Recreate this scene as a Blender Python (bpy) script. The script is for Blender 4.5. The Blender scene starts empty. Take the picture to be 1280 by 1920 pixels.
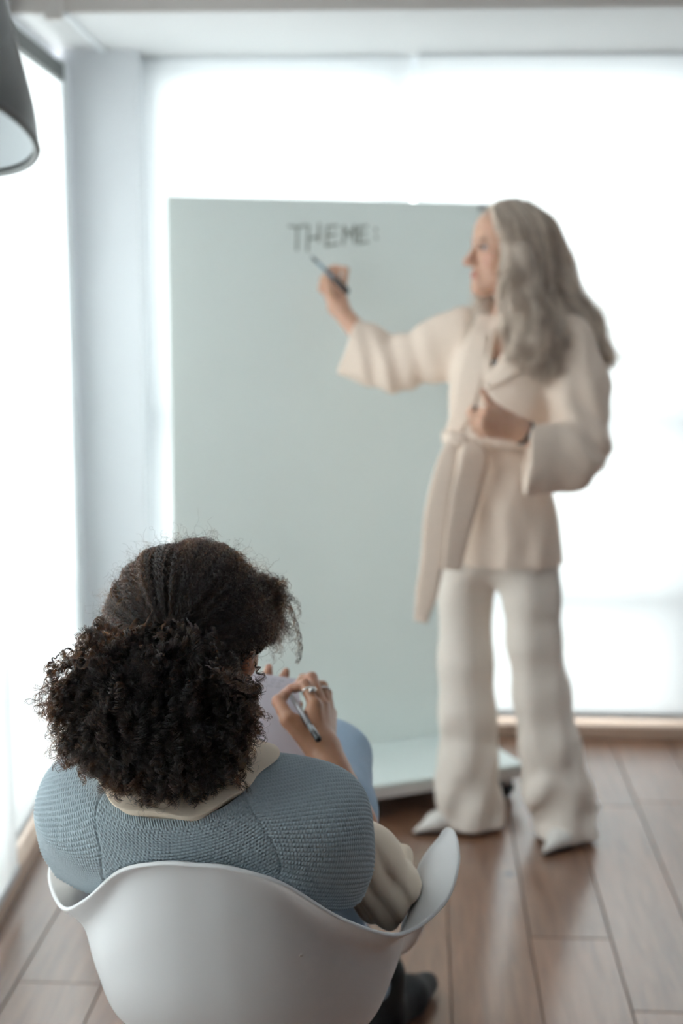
import bpy, bmesh, math, random
import numpy as np
from mathutils import Vector, Matrix

random.seed(7)
RNG = np.random.default_rng(7)
SC = bpy.context.scene
COL = SC.collection

# ------------------------------------------------------------------ camera
CAM_H = 1.53
TILT = math.radians(9.06)
FPX = 2667.0                      # focal length in pixels of the 1280 x 1920 frame (50 mm on 36 mm height)
cam_d = bpy.data.cameras.new('camera')
cam = bpy.data.objects.new('camera', cam_d)
COL.objects.link(cam)
cam.location = (0, 0, CAM_H)
cam.rotation_euler = (math.radians(90) - TILT, 0, 0)
cam_d.sensor_fit = 'VERTICAL'
cam_d.sensor_height = 36.0
cam_d.sensor_width = 24.0
cam_d.lens = 36.0 * FPX / 1920.0
cam_d.clip_start = 0.05
cam_d.dof.use_dof = True
cam_d.dof.focus_distance = 1.83
cam_d.dof.aperture_fstop = 2.7
SC.camera = cam

# ------------------------------------------------------------------ daylight
world = bpy.data.worlds.new('overcast_sky')
SC.world = world
world.use_nodes = True
bg = world.node_tree.nodes['Background']
bg.inputs['Color'].default_value = (0.965, 0.985, 1.0, 1)
bg.inputs['Strength'].default_value = 4.0

SC.view_settings.view_transform = 'Standard'
SC.view_settings.look = 'None'
SC.view_settings.gamma = 1.0
SC.view_settings.use_curve_mapping = False
SC.view_settings.exposure = 0.80
SC.cycles.use_denoising = True
SC.cycles.use_adaptive_sampling = True
SC.cycles.adaptive_threshold = 0.02
SC.cycles.max_bounces = 8
SC.cycles.diffuse_bounces = 5
SC.cycles.glossy_bounces = 4
SC.cycles.transmission_bounces = 6
SC.cycles.transparent_max_bounces = 12
SC.cycles.sample_clamp_indirect = 8.0
SC.cycles.caustics_reflective = False
SC.cycles.caustics_refractive = False

# ------------------------------------------------------------------ helpers
CT, ST = math.cos(TILT), math.sin(TILT)

def at(px, py, Y):
    """Point of the room seen at pixel (px, py) of the photograph, standing at distance Y from the photographer."""
    dx = (px - 640.0) / FPX
    dz = -(py - 960.0) / FPX
    d = (dx, CT + dz * ST, -ST + dz * CT)
    k = Y / d[1]
    return np.array((d[0] * k, Y, CAM_H + d[2] * k))

def nodes_of(m):
    m.use_nodes = True
    nt = m.node_tree
    return nt, nt.nodes, nt.links, nt.nodes['Principled BSDF']

MATS = {}
def mat(name, color, rough=0.6, metal=0.0, spec=0.5, noise=None, bump=None, sheen=0.0, sss=0.0, coat=0.0, coords='Object'):
    """noise = (scale, amount): gentle tone variation; bump = (scale, strength, distance)"""
    m = bpy.data.materials.new(name)
    nt, N, L, b = nodes_of(m)
    b.inputs['Base Color'].default_value = (*color, 1)
    b.inputs['Roughness'].default_value = rough
    b.inputs['Metallic'].default_value = metal
    b.inputs['Specular IOR Level'].default_value = spec
    if sheen:
        b.inputs['Sheen Weight'].default_value = sheen
        b.inputs['Sheen Roughness'].default_value = 0.4
    if coat:
        b.inputs['Coat Weight'].default_value = coat
        b.inputs['Coat Roughness'].default_value = 0.15
    if sss:
        b.inputs['Subsurface Weight'].default_value = sss
        b.inputs['Subsurface Radius'].default_value = (0.012, 0.005, 0.003)
        b.inputs['Subsurface Scale'].default_value = 0.6
    if noise or bump:
        tc = N.new('ShaderNodeTexCoord')
    if noise:
        nz = N.new('ShaderNodeTexNoise')
        nz.inputs['Scale'].default_value = noise[0]
        nz.inputs['Detail'].default_value = 5
        L.new(tc.outputs[coords], nz.inputs['Vector'])
        mx = N.new('ShaderNodeMix'); mx.data_type = 'RGBA'
        c2 = [max(0, c * (1 - noise[1])) for c in color]
        c3 = [min(1, c * (1 + noise[1])) for c in color]
        mx.inputs['A'].default_value = (*c2, 1); mx.inputs['B'].default_value = (*c3, 1)
        L.new(nz.outputs['Fac'], mx.inputs['Factor'])
        L.new(mx.outputs['Result'], b.inputs['Base Color'])
    if bump:
        n2 = N.new('ShaderNodeTexNoise')
        n2.inputs['Scale'].default_value = bump[0]
        n2.inputs['Detail'].default_value = 3
        L.new(tc.outputs[coords], n2.inputs['Vector'])
        bp = N.new('ShaderNodeBump')
        bp.inputs['Strength'].default_value = bump[1]
        bp.inputs['Distance'].default_value = bump[2]
        L.new(n2.outputs['Fac'], bp.inputs['Height'])
        L.new(bp.outputs['Normal'], b.inputs['Normal'])
    MATS[name] = m
    return m

def tag(o, label=None, cat=None, group=None, kind=None):
    if label: o['label'] = label
    if cat: o['category'] = cat
    if group: o['group'] = group
    if kind: o['kind'] = kind
    return o

def empty(name, loc=(0, 0, 0), rz=0.0, label=None, cat=None, group=None):
    o = bpy.data.objects.new(name, None)
    COL.objects.link(o)
    o.location = loc
    o.rotation_euler = (0, 0, rz)
    o.empty_display_size = 0.1
    return tag(o, label, cat, group)

def link_mesh(name, me, m=None, parent=None, smooth=False):
    if m is not None:
        me.materials.append(m)
    if smooth:
        me.shade_smooth()
    o = bpy.data.objects.new(name, me)
    COL.objects.link(o)
    if parent is not None:
        o.parent = parent
    return o

def pydata(name, V, F, m=None, parent=None, smooth=False):
    me = bpy.data.meshes.new(name)
    V = np.asarray(V, dtype=np.float32)
    if isinstance(F, np.ndarray) and F.ndim == 2:
        n, k = F.shape
        me.vertices.add(len(V)); me.vertices.foreach_set('co', V.ravel())
        me.loops.add(n * k); me.loops.foreach_set('vertex_index', F.astype(np.int32).ravel())
        me.polygons.add(n)
        me.polygons.foreach_set('loop_start', np.arange(0, n * k, k, dtype=np.int32))
        me.update(calc_edges=True)
        me.validate()
    else:
        me.from_pydata([tuple(map(float, v)) for v in V], [], [tuple(int(i) for i in f) for f in F])
        me.update()
    return link_mesh(name, me, m, parent, smooth)

def bm_obj(name, bm, m=None, parent=None, smooth=False):
    me = bpy.data.meshes.new(name)
    bmesh.ops.recalc_face_normals(bm, faces=bm.faces)
    bm.to_mesh(me); bm.free()
    return link_mesh(name, me, m, parent, smooth)

def add_box(bm, c, s, bevel=0.0, rz=0.0, seg=2):
    mtx = Matrix.Translation(c) @ Matrix.Rotation(rz, 4, 'Z') @ Matrix.Diagonal((s[0], s[1], s[2], 1))
    r = bmesh.ops.create_cube(bm, size=1.0, matrix=mtx)
    if bevel:
        es = list({e for v in r['verts'] for e in v.link_edges})
        bmesh.ops.bevel(bm, geom=es, offset=bevel, segments=seg, profile=0.5, affect='EDGES')
    return bm

def box(name, c, s, m, parent=None, bevel=0.0, rz=0.0, seg=2):
    return bm_obj(name, add_box(bmesh.new(), c, s, bevel, rz, seg), m, parent)

def catmull(P, n, closed=False):
    """n samples along a Catmull-Rom curve through the points P (any dimension)"""
    P = np.asarray(P, float)
    k = len(P)
    if closed:
        T = np.linspace(0, k, n, endpoint=False)
        i = np.floor(T).astype(int); f = (T - i)[:, None]
        p0, p1, p2, p3 = P[(i - 1) % k], P[i % k], P[(i + 1) % k], P[(i + 2) % k]
    else:
        T = np.linspace(0, k - 1, n)
        i = np.minimum(np.floor(T).astype(int), k - 2); f = (T - i)[:, None]
        Q = np.vstack([2 * P[0] - P[1], P, 2 * P[-1] - P[-2]])
        p0, p1, p2, p3 = Q[i], Q[i + 1], Q[i + 2], Q[i + 3]
    return 0.5 * ((2 * p1) + (-p0 + p2) * f + (2 * p0 - 5 * p1 + 4 * p2 - p3) * f ** 2 + (-p0 + 3 * p1 - 3 * p2 + p3) * f ** 3)

def tube_geo(P, R, seg=12, caps=True):
    """a round tube along points P with radii R (scalar or per point)"""
    P = np.asarray(P, float); n = len(P)
    R = np.full(n, float(R)) if np.isscalar(R) else np.asarray(R, float)
    T = np.gradient(P, axis=0); T /= np.linalg.norm(T, axis=1)[:, None] + 1e-12
    a = np.array((0, 0, 1.0)) if abs(T[0][2]) < 0.9 else np.array((1.0, 0, 0))
    u = np.cross(T[0], a); u /= np.linalg.norm(u)
    V = []
    ang = np.linspace(0, 2 * np.pi, seg, endpoint=False)
    for i in range(n):
        u = u - T[i] * np.dot(u, T[i]); u /= np.linalg.norm(u)
        w = np.cross(T[i], u)
        V.append(P[i] + R[i] * (np.cos(ang)[:, None] * u + np.sin(ang)[:, None] * w))
    V = np.vstack(V)
    F = []
    for i in range(n - 1):
        for j in range(seg):
            j2 = (j + 1) % seg
            F.append((i * seg + j, i * seg + j2, (i + 1) * seg + j2, (i + 1) * seg + j))
    if caps:
        F.append(tuple(range(seg - 1, -1, -1)))
        F.append(tuple((n - 1) * seg + j for j in range(seg)))
    return V, F

def tube(name, P, R, m, parent=None, seg=12, caps=True):
    V, F = tube_geo(P, R, seg, caps)
    return pydata(name, V, F, m, parent, True)

def grid_faces(n, k, closed=True):
    """faces of an n x k grid of vertices, wrapping in k when closed"""
    kk = k if closed else k - 1
    i, j = np.meshgrid(np.arange(n - 1), np.arange(kk), indexing='ij')
    j2 = (j + 1) % k
    return np.stack([i * k + j, i * k + j2, (i + 1) * k + j2, (i + 1) * k + j], -1).reshape(-1, 4)

def lathe(name, prof, m, parent=None, seg=40, mtx=None):
    """prof: list of (r, z)"""
    ang = np.linspace(0, 2 * np.pi, seg, endpoint=False)
    prof = np.asarray(prof, float)
    V = np.stack([prof[:, 0:1] * np.cos(ang), prof[:, 0:1] * np.sin(ang), np.repeat(prof[:, 1:2], seg, 1)], -1).reshape(-1, 3)
    o = pydata(name, V, grid_faces(len(prof), seg), m, parent, True)
    if mtx is not None:
        o.data.transform(mtx)
    return o

def smoothstep(a, b, x):
    t = np.clip((x - a) / (b - a), 0, 1)
    return t * t * (3 - 2 * t)

# ------------------------------------------------------------------ materials of the room
RHO = math.radians(3.2)                                  # the room stands turned by this much
m_wall = mat('white_wall_paint', (0.80, 0.82, 0.85), 0.65, noise=(3.0, 0.02), bump=(140, 0.05, 0.002))
m_blocker = mat('grey_daylight_blocker', (0.60, 0.61, 0.62), 0.8, noise=(6.0, 0.05))
m_pillar = mat('cool_white_pillar_paint', (0.66, 0.675, 0.70), 0.6, noise=(2.0, 0.02))
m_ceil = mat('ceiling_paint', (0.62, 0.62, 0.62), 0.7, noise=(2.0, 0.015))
m_greige = mat('greige_paint_with_shade', (0.52, 0.48, 0.45), 0.7, noise=(4.0, 0.03))  # shade of the soffit front, turned from the windows, is in this colour
m_frame = mat('white_window_frame', (0.75, 0.77, 0.79), 0.4)
m_rail = mat('dark_grey_rail', (0.075, 0.08, 0.075), 0.45)
m_sill = mat('pale_wood_sill', (0.62, 0.46, 0.36), 0.4, noise=(20, 0.12))
m_metal = mat('brushed_metal', (0.55, 0.55, 0.55), 0.3, metal=1.0)
m_black = mat('black_plastic', (0.012, 0.014, 0.017), 0.35)

def fabric_blind(name, col, trans):
    m = bpy.data.materials.new(name)
    m.use_nodes = True
    nt = m.node_tree; N = nt.nodes; L = nt.links
    for n in list(N):
        N.remove(n)
    out = N.new('ShaderNodeOutputMaterial')
    dif = N.new('ShaderNodeBsdfDiffuse'); dif.inputs['Color'].default_value = (*col, 1)
    tr = N.new('ShaderNodeBsdfTranslucent'); tr.inputs['Color'].default_value = (*col, 1)
    mx = N.new('ShaderNodeMixShader')
    tc = N.new('ShaderNodeTexCoord')
    wv = N.new('ShaderNodeTexNoise'); wv.inputs['Scale'].default_value = 9
    mp = N.new('ShaderNodeMapping'); mp.inputs['Scale'].default_value = (8, 8, 0.4)
    L.new(tc.outputs['Object'], mp.inputs['Vector']); L.new(mp.outputs['Vector'], wv.inputs['Vector'])
    mr = N.new('ShaderNodeMapRange')
    mr.inputs['To Min'].default_value = trans - 0.03; mr.inputs['To Max'].default_value = trans + 0.03
    L.new(wv.outputs['Fac'], mr.inputs['Value'])
    L.new(mr.outputs['Result'], mx.inputs['Fac'])
    L.new(dif.outputs[0], mx.inputs[1]); L.new(tr.outputs[0], mx.inputs[2])
    L.new(mx.outputs[0], out.inputs['Surface'])
    return m
m_blind = fabric_blind('translucent_white_blind_fabric', (0.90, 0.91, 0.92), 0.27)
m_blind_bright = fabric_blind('brightened_white_blind_fabric', (0.94, 0.945, 0.95), 0.54)  # extra translucency stands in for stronger daylight on the left side

m_pane = bpy.data.materials.new('window_glass')
m_pane.use_nodes = True
_nt = m_pane.node_tree
for _n in list(_nt.nodes):
    _nt.nodes.remove(_n)
_o = _nt.nodes.new('ShaderNodeOutputMaterial'); _t = _nt.nodes.new('ShaderNodeBsdfTransparent'); _g = _nt.nodes.new('ShaderNodeBsdfGlossy')
_t.inputs['Color'].default_value = (0.93, 0.96, 0.95, 1); _g.inputs['Roughness'].default_value = 0.02
_mx = _nt.nodes.new('ShaderNodeMixShader'); _mx.inputs['Fac'].default_value = 0.06
_nt.links.new(_t.outputs[0], _mx.inputs[1]); _nt.links.new(_g.outputs[0], _mx.inputs[2]); _nt.links.new(_mx.outputs[0], _o.inputs['Surface'])

def plank_material():
    m = bpy.data.materials.new('walnut_plank')
    nt, N, L, b = nodes_of(m)
    tc = N.new('ShaderNodeTexCoord'); oi = N.new('ShaderNodeObjectInfo')
    add = N.new('ShaderNodeVectorMath'); add.operation = 'MULTIPLY_ADD'
    add.inputs[1].default_value = (1, 1, 1)
    sc = N.new('ShaderNodeVectorMath'); sc.operation = 'SCALE'; sc.inputs['Scale'].default_value = 37.0
    cmb = N.new('ShaderNodeCombineXYZ')
    L.new(oi.outputs['Random'], cmb.inputs[0]); L.new(oi.outputs['Random'], cmb.inputs[1])
    L.new(cmb.outputs[0], sc.inputs[0])
    L.new(tc.outputs['Object'], add.inputs[0]); L.new(sc.outputs[0], add.inputs[2])
    mp = N.new('ShaderNodeMapping'); mp.inputs['Scale'].default_value = (22, 1.6, 1)
    L.new(add.outputs[0], mp.inputs['Vector'])
    n1 = N.new('ShaderNodeTexNoise'); n1.inputs['Scale'].default_value = 2.2; n1.inputs['Detail'].default_value = 7; n1.inputs['Roughness'].default_value = 0.62
    n1.inputs['Distortion'].default_value = 0.6
    L.new(mp.outputs[0], n1.inputs['Vector'])
    mp2 = N.new('ShaderNodeMapping'); mp2.inputs['Scale'].default_value = (6, 1.5, 1)
    L.new(add.outputs[0], mp2.inputs['Vector'])
    n2 = N.new('ShaderNodeTexNoise'); n2.inputs['Scale'].default_value = 1.5; n2.inputs['Detail'].default_value = 2
    L.new(mp2.outputs[0], n2.inputs['Vector'])
    cr = N.new('ShaderNodeValToRGB')
    e = cr.color_ramp.elements
    e[0].position = 0.28; e[0].color = (0.13, 0.058, 0.032, 1)
    e[1].position = 0.75; e[1].color = (0.34, 0.175, 0.105, 1)
    mxv = N.new('ShaderNodeMath'); mxv.operation = 'MULTIPLY_ADD'; mxv.inputs[1].default_value = 0.55
    L.new(n1.outputs['Fac'], mxv.inputs[0])
    h2 = N.new('ShaderNodeMath'); h2.operation = 'MULTIPLY'; h2.inputs[1].default_value = 0.45
    L.new(n2.outputs['Fac'], h2.inputs[0]); L.new(h2.outputs[0], mxv.inputs[2])
    L.new(mxv.outputs[0], cr.inputs['Fac'])
    hs = N.new('ShaderNodeHueSaturation')
    vr = N.new('ShaderNodeMapRange'); vr.inputs['To Min'].default_value = 0.82; vr.inputs['To Max'].default_value = 1.2
    L.new(oi.outputs['Random'], vr.inputs['Value']); L.new(vr.outputs[0], hs.inputs['Value'])
    L.new(cr.outputs['Color'], hs.inputs['Color'])
    # knots
    vo = N.new('ShaderNodeTexVoronoi'); vo.inputs['Scale'].default_value = 2.6
    mp3 = N.new('ShaderNodeMapping'); mp3.inputs['Scale'].default_value = (1.4, 0.8, 1)
    L.new(add.outputs[0], mp3.inputs['Vector']); L.new(mp3.outputs[0], vo.inputs['Vector'])
    kr = N.new('ShaderNodeMapRange'); kr.inputs['From Min'].default_value = 0.02; kr.inputs['From Max'].default_value = 0.07
    L.new(vo.outputs['Distance'], kr.inputs['Value'])
    mk = N.new('ShaderNodeMix'); mk.data_type = 'RGBA'
    mk.inputs['A'].default_value = (0.05, 0.028, 0.02, 1)
    L.new(kr.outputs[0], mk.inputs['Factor']); L.new(hs.outputs[0], mk.inputs['B'])
    L.new(mk.outputs['Result'], b.inputs['Base Color'])
    rr = N.new('ShaderNodeMapRange'); rr.inputs['To Min'].default_value = 0.30; rr.inputs['To Max'].default_value = 0.46
    L.new(n2.outputs['Fac'], rr.inputs['Value']); L.new(rr.outputs[0], b.inputs['Roughness'])
    bp = N.new('ShaderNodeBump'); bp.inputs['Strength'].default_value = 0.12; bp.inputs['Distance'].default_value = 0.001
    L.new(n1.outputs['Fac'], bp.inputs['Height']); L.new(bp.outputs['Normal'], b.inputs['Normal'])
    b.inputs['Specular IOR Level'].default_value = 0.5
    b.inputs['Coat Weight'].default_value = 1.0
    b.inputs['Coat IOR'].default_value = 1.7
    b.inputs['Coat Roughness'].default_value = 0.20
    return m
m_plank = plank_material()
m_subfloor = mat('dark_joint_filler', (0.035, 0.02, 0.014), 0.7)

# ------------------------------------------------------------------ floor of walnut planks
ROOM_X0, ROOM_X1, ROOM_Y0 = -0.90, 3.0, -4.0
WB = np.array((math.cos(RHO), -math.sin(RHO)))           # along the back wall, towards the right
WN = np.array((math.sin(RHO), math.cos(RHO)))            # into the back wall
B0 = np.array((0.838, 4.68))                             # a point at the foot of the back wall (front of the sill)
def bw(s, d=0.0, z=0.0):
    """s along the back wall from its foot point, d behind the sill front, z up"""
    p = B0 + WB * s + WN * d
    return Vector((p[0], p[1], z))

floor = box('floor', ((ROOM_X0 + ROOM_X1) / 2, 0.45, -0.035), (ROOM_X1 - ROOM_X0 + 0.3, 9.3, 0.05), m_subfloor)
tag(floor, kind='structure', label='walnut brown plank floor with dark joints')
PW = 0.1925
a0 = np.array((0.447, 3.18))                             # a point on one joint line
plank_meshes = {}
def plank(i, v0, v1):
    L_ = round(v1 - v0, 3)
    if L_ not in plank_meshes:
        bm = add_box(bmesh.new(), (0, 0, -0.007), (PW - 0.0028, L_ - 0.0028, 0.014), 0.0012, seg=1)
        me = bpy.data.meshes.new('plank')
        bm.to_mesh(me); bm.free()
        me.materials.append(m_plank)
        plank_meshes[L_] = me
    o = bpy.data.objects.new('plank', plank_meshes[L_])
    COL.objects.link(o)
    c = a0 + WB * ((i + 0.5) * PW) + WN * ((v0 + v1) / 2)
    o.location = (c[0], c[1], 0.0)
    o.rotation_euler = (0, 0, -RHO)
    o.parent = floor
for i in range(-8, 13):
    # joints seen in the photograph: one across column 0 at the near right, one further back across column 1
    ph = {0: 0.0, 1: 0.88, -5: 0.12, -1: -0.55, 2: -0.3, -4: 0.62, -2: 0.45, -3: -0.2}.get(i, ((i * 0.37) % 1.0) * 1.2)
    v = ph - 1.22 * 6
    while v < 1.62:
        lo, hi = max(v, -7.1), min(v + 1.22, 1.56)
        if hi - lo > 0.03:
            c = a0 + WB * ((i + 0.5) * PW)
            if ROOM_X0 - 0.08 < c[0] + WN[0] * (lo + hi) / 2 < ROOM_X1:
                plank(i, lo, hi)
        v += 1.22

# ------------------------------------------------------------------ walls, ceiling
def wall_box(name, c, s, m=m_wall, rz=0.0, bevel=0.0, label=None):
    o = box(name, c, s, m, None, bevel, rz)
    return tag(o, kind='structure', label=label)

Z_SOF, Z_CEIL = 2.265, 2.52
# window band of the back wall: lintel above, low kerb below, pier at the corner
S0, S1 = -1.52, 1.55                                     # glazed stretch along the back wall
c = bw((S0 + S1) / 2, 0.16, Z_SOF + 0.17)
wall_box('wall_back', c, (S1 - S0 + 1.6, 0.14, 0.40), rz=-RHO, label='white lintel wall above the back window')
c = bw(S1 + 0.42, 0.14, 1.2)
wall_box('wall_back', c, (0.84, 0.2, 2.6), rz=-RHO, label='white wall pier beyond the back window')
# unseen low wall, added to cut daylight on the lower left blinds
wall_box('daylight_blocker_left', (-1.50, 2.75, 0.35), (0.10, 4.6, 0.78), m_blocker, label='added grey low wall cutting daylight outside the left window')
# corner pillar between both windows
pl = box('pillar', (-0.765, 4.76, 1.15), (0.235, 0.20, 2.34), m_pillar, None, 0.004)
tag(pl, kind='structure', label='cool white corner pillar between the left and back windows')
# left wall: lintel, and a solid stretch nearer the photographer
wall_box('wall_left', (-0.98, 0.45, 2.50), (0.14, 9.0, 0.56), label='white lintel wall above the left window')
wall_box('wall_left', (-0.98, -1.53, 1.10), (0.14, 4.96, 2.4), label='white wall before the left window')
wall_box('wall_right', (ROOM_X1 + 0.07, 0.4, 1.2), (0.14, 8.8, 2.9), m_wall, label='white side wall')
wall_box('wall_rear', (1.05, ROOM_Y0 - 0.07, 1.2), (4.3, 0.14, 2.9), m_wall, label='white rear wall')
# ceiling: lower soffit along the window, higher ceiling over the room
ce = wall_box('ceiling', (1.05, -0.04, Z_CEIL + 0.06), (4.3, 8.2, 0.12), m_wall, label='white ceiling over the room')
SOF_D = 0.70
c = bw(0.30, -SOF_D / 2 + 0.12, Z_SOF + 0.16)
so = wall_box('ceiling_soffit', c, (4.6, SOF_D + 0.24, 0.32), m_ceil, rz=-RHO, label='white soffit above the back window')
c = bw(0.30, -SOF_D - 0.006, Z_SOF + 0.165)
tr1 = wall_box('trim_1', c, (4.6, 0.012, 0.325), m_greige, rz=-RHO, label='soffit front face with shade in its greige colour')
# groove strip on the soffit beside the left window, bracket and dark blind rail
tr2 = wall_box('trim_2', (-0.752, 4.36, Z_SOF - 0.004), (0.014, 0.60, 0.012), m_frame, label='thin white strip on the soffit by the pillar')
bk = box('ceiling_bracket', (at(99, 16, 3.92)[0], 3.93, 2.30), (0.042, 0.03, 0.15), m_greige, None, 0.003)
tag(bk, 'small greige bracket hanging from the soffit edge near the lamp', 'bracket')

tr5 = wall_box('trim_5', (-0.872, 4.585, 1.14), (0.03, 0.13, 2.16), m_frame, bevel=0.003, label='white jamb board between the left blind and the pillar')
# sill boards at the foot of the windows
c = bw((S0 + S1) / 2, 0.045, 0.022)
sl = wall_box('trim_3', c, (S1 - S0 + 0.9, 0.09, 0.044), m_sill, rz=-RHO, bevel=0.003, label='pale wood sill board below the back window')
sl2 = wall_box('trim_4', (-0.86, 2.75, 0.025), (0.07, 3.85, 0.05), m_sill, bevel=0.003, label='pale wood sill board below the left window')

# windows: frame bars and panes
def window(name, label, to_world, rz, s0, s1, z0, z1, uprights, transoms, t=0.055):
    """frame in a plane: s along the wall, z up"""
    w = empty(name, to_world(0, 0)); w['kind'] = 'structure'; w['label'] = label
    inv = Matrix.Translation(-Vector(w.location))
    def bar(nm, sa, sb, za, zb, dep, m):
        c_ = to_world((sa + sb) / 2, (za + zb) / 2)
        o = box(nm, Vector(c_) - Vector(w.location), (abs(sb - sa), dep, abs(zb - za)), m, w, 0.0, rz)
        return o
    for s in uprights:
        bar('window_frame', s - t / 2, s + t / 2, z0, z1, 0.06, m_frame)
    for z in transoms:
        for a_, b_ in zip(uprights[:-1], uprights[1:]):
            bar('window_frame', a_ + t / 2, b_ - t / 2, z - t / 2, z + t / 2, 0.06, m_frame)
    for a_, b_ in zip(uprights[:-1], uprights[1:]):
        for za, zb in zip(transoms[:-1], transoms[1:]):
            bar('pane', a_ + t / 2, b_ - t / 2, za + t / 2, zb - t / 2, 0.006, m_pane)
    return w
window('window_1', 'wide back window with white frame behind the roller blinds', lambda s, z: bw(s, 0.125, z), -RHO,
       S0, S1, 0.03, 2.25, [S0 + 0.05, -0.66, 0.33, S1 - 0.03], [0.055, 0.47, 1.08, 2.22], 0.065)
window('window_2', 'left window with white frame behind the roller blinds', lambda s, z: Vector((-0.985, s, z)), math.pi / 2,
       0.95, 4.66, 0.03, 2.25, [0.98, 2.2, 3.42, 4.62], [0.055, 0.62, 1.16, 1.79, 2.20])

# roller blinds
def roller_blind(label, p0, p1, z0, z1, wav, seed, cassette_m, cass=0.05, fabric=None):
    """fabric hanging between the floor-plan points p0 and p1"""
    p0, p1 = np.array(p0, float), np.array(p1, float)
    d = p1 - p0; Lg = np.linalg.norm(d); d /= Lg; nrm = np.array((-d[1], d[0]))
    root = empty('roller_blind', (p0[0], p0[1], z0), math.atan2(d[1], d[0]), label, 'roller blind', 'white roller blinds')
    H = z1 - z0
    ns, nz = 40, 60
    s = np.linspace(0, Lg, ns); z = np.linspace(0, H, nz)
    Z, Sg = np.meshgrid(z, s, indexing='ij')
    off = wav * (np.sin(Z * 1.9 + seed) * 0.5 + np.sin(Z * 4.3 + Sg * 1.1 + 2 * seed) * 0.25) * np.sin(np.pi * Z / H)
    V = np.stack([Sg, off, Z], -1).reshape(-1, 3)
    pydata('fabric', V, grid_faces(nz, ns, False), fabric or m_blind, root, True)
    box('bottom_bar', (Lg / 2, 0, 0.004), (Lg, 0.012, 0.024), m_frame, root, 0.003)
    box('cassette', (Lg / 2, 0, H + cass * 0.42), (Lg, cass * 0.8, cass), cassette_m, root, 0.004)
    return root
def b2(s, d):
    p = bw(s, d); return (p[0], p[1])
SPL = -0.607                                             # the seam between both blinds of the back window
roller_blind('wide white roller blind in the back window beyond the standing presenter', b2(SPL + 0.008, 0.04), b2(S1 - 0.01, 0.04), 0.07, Z_SOF - 0.012, 0.006, 0.3, m_frame, 0.02)
roller_blind('white roller blind in the back window above and beside the glass board', b2(S0 + 0.03, 0.052), b2(SPL - 0.008, 0.052), 0.07, Z_SOF - 0.012, 0.006, 1.3, m_frame, 0.02)
roller_blind('white roller blind in the left window next to the corner pillar', (-0.865, 3.30), (-0.865, 4.50), 0.075, 2.15, 0.006, 2.1, m_rail, fabric=m_blind_bright)
roller_blind('white roller blind in the left window nearest the seated person', (-0.815, 1.30), (-0.815, 3.40), 0.075, 2.15, 0.006, 0.9, m_rail, fabric=m_blind_bright)
# ------------------------------------------------------------------ glass board on castors
GB0, GB1 = np.array((-0.487, 4.05)), np.array((0.475, 4.45))
gd = (GB1 - GB0) / np.linalg.norm(GB1 - GB0); gn = np.array((gd[1], -gd[0])); GL = float(np.linalg.norm(GB1 - GB0))
g_rz = math.atan2(gd[1], gd[0])
m_glassboard = mat('pale_green_back_painted_glass', (0.73, 0.765, 0.75), 0.16, spec=0.45, noise=(0.8, 0.015))
def milky_glass(m, amount):
    nt, N, L, b = nodes_of(m)
    out = [n for n in N if n.type == 'OUTPUT_MATERIAL'][0]
    tr = N.new('ShaderNodeBsdfTranslucent'); tr.inputs['Color'].default_value = (0.92, 0.945, 0.925, 1)
    mx = N.new('ShaderNodeMixShader'); mx.inputs['Fac'].default_value = amount
    L.new(b.outputs[0], mx.inputs[1]); L.new(tr.outputs[0], mx.inputs[2]); L.new(mx.outputs[0], out.inputs['Surface'])
milky_glass(m_glassboard, 0.35)
m_boardbase = mat('pale_green_base_top', (0.76, 0.83, 0.815), 0.25, spec=0.5)
m_boardedge = mat('white_base_edge', (0.72, 0.70, 0.69), 0.4)
m_ink = mat('dark_green_marker_ink', (0.27, 0.29, 0.26), 0.6)
board = empty('glass_board', (GB0[0], GB0[1], 0), g_rz, 'tall pale green mobile glass board with a handwritten heading', 'whiteboard')
# local frame: x along the board, -y towards the photographer
bm = add_box(bmesh.new(), (GL / 2, 0.0, (0.105 + 1.775) / 2), (GL, 0.012, 1.67), 0.002)
bm_obj('glass_panel', bm, m_glassboard, board)
bs0, bs1 = 0.02, GL - 0.065
box('base_top', ((bs0 + bs1) / 2, -0.005, 0.105), (bs1 - bs0, 0.70, 0.012), m_boardbase, board, 0.003)
box('base', ((bs0 + bs1) / 2, -0.005, 0.083), (bs1 - bs0 - 0.006, 0.69, 0.034), m_boardedge, board, 0.004)
for cx in (bs0 + 0.06, bs1 - 0.045):
    for cy in (-0.30, 0.29):
        hs = lathe('caster', [(0.0, 0.0), (0.0255, 0.0), (0.030, 0.004), (0.030, 0.020), (0.0255, 0.024), (0, 0.024)], m_black, board, 24,
                   Matrix.Translation((cx, cy - 0.012, 0.0305)) @ Matrix.Rotation(math.pi / 2, 4, 'X') @ Matrix.Translation((0, 0, -0.012)))
        box('fork', (cx, cy - 0.012, 0.056), (0.034, 0.036, 0.022), m_metal, hs, 0.004)
clip = box('clip', (GL - 0.05, -0.012, 1.762), (0.035, 0.012, 0.018), m_metal, board, 0.002)

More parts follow.
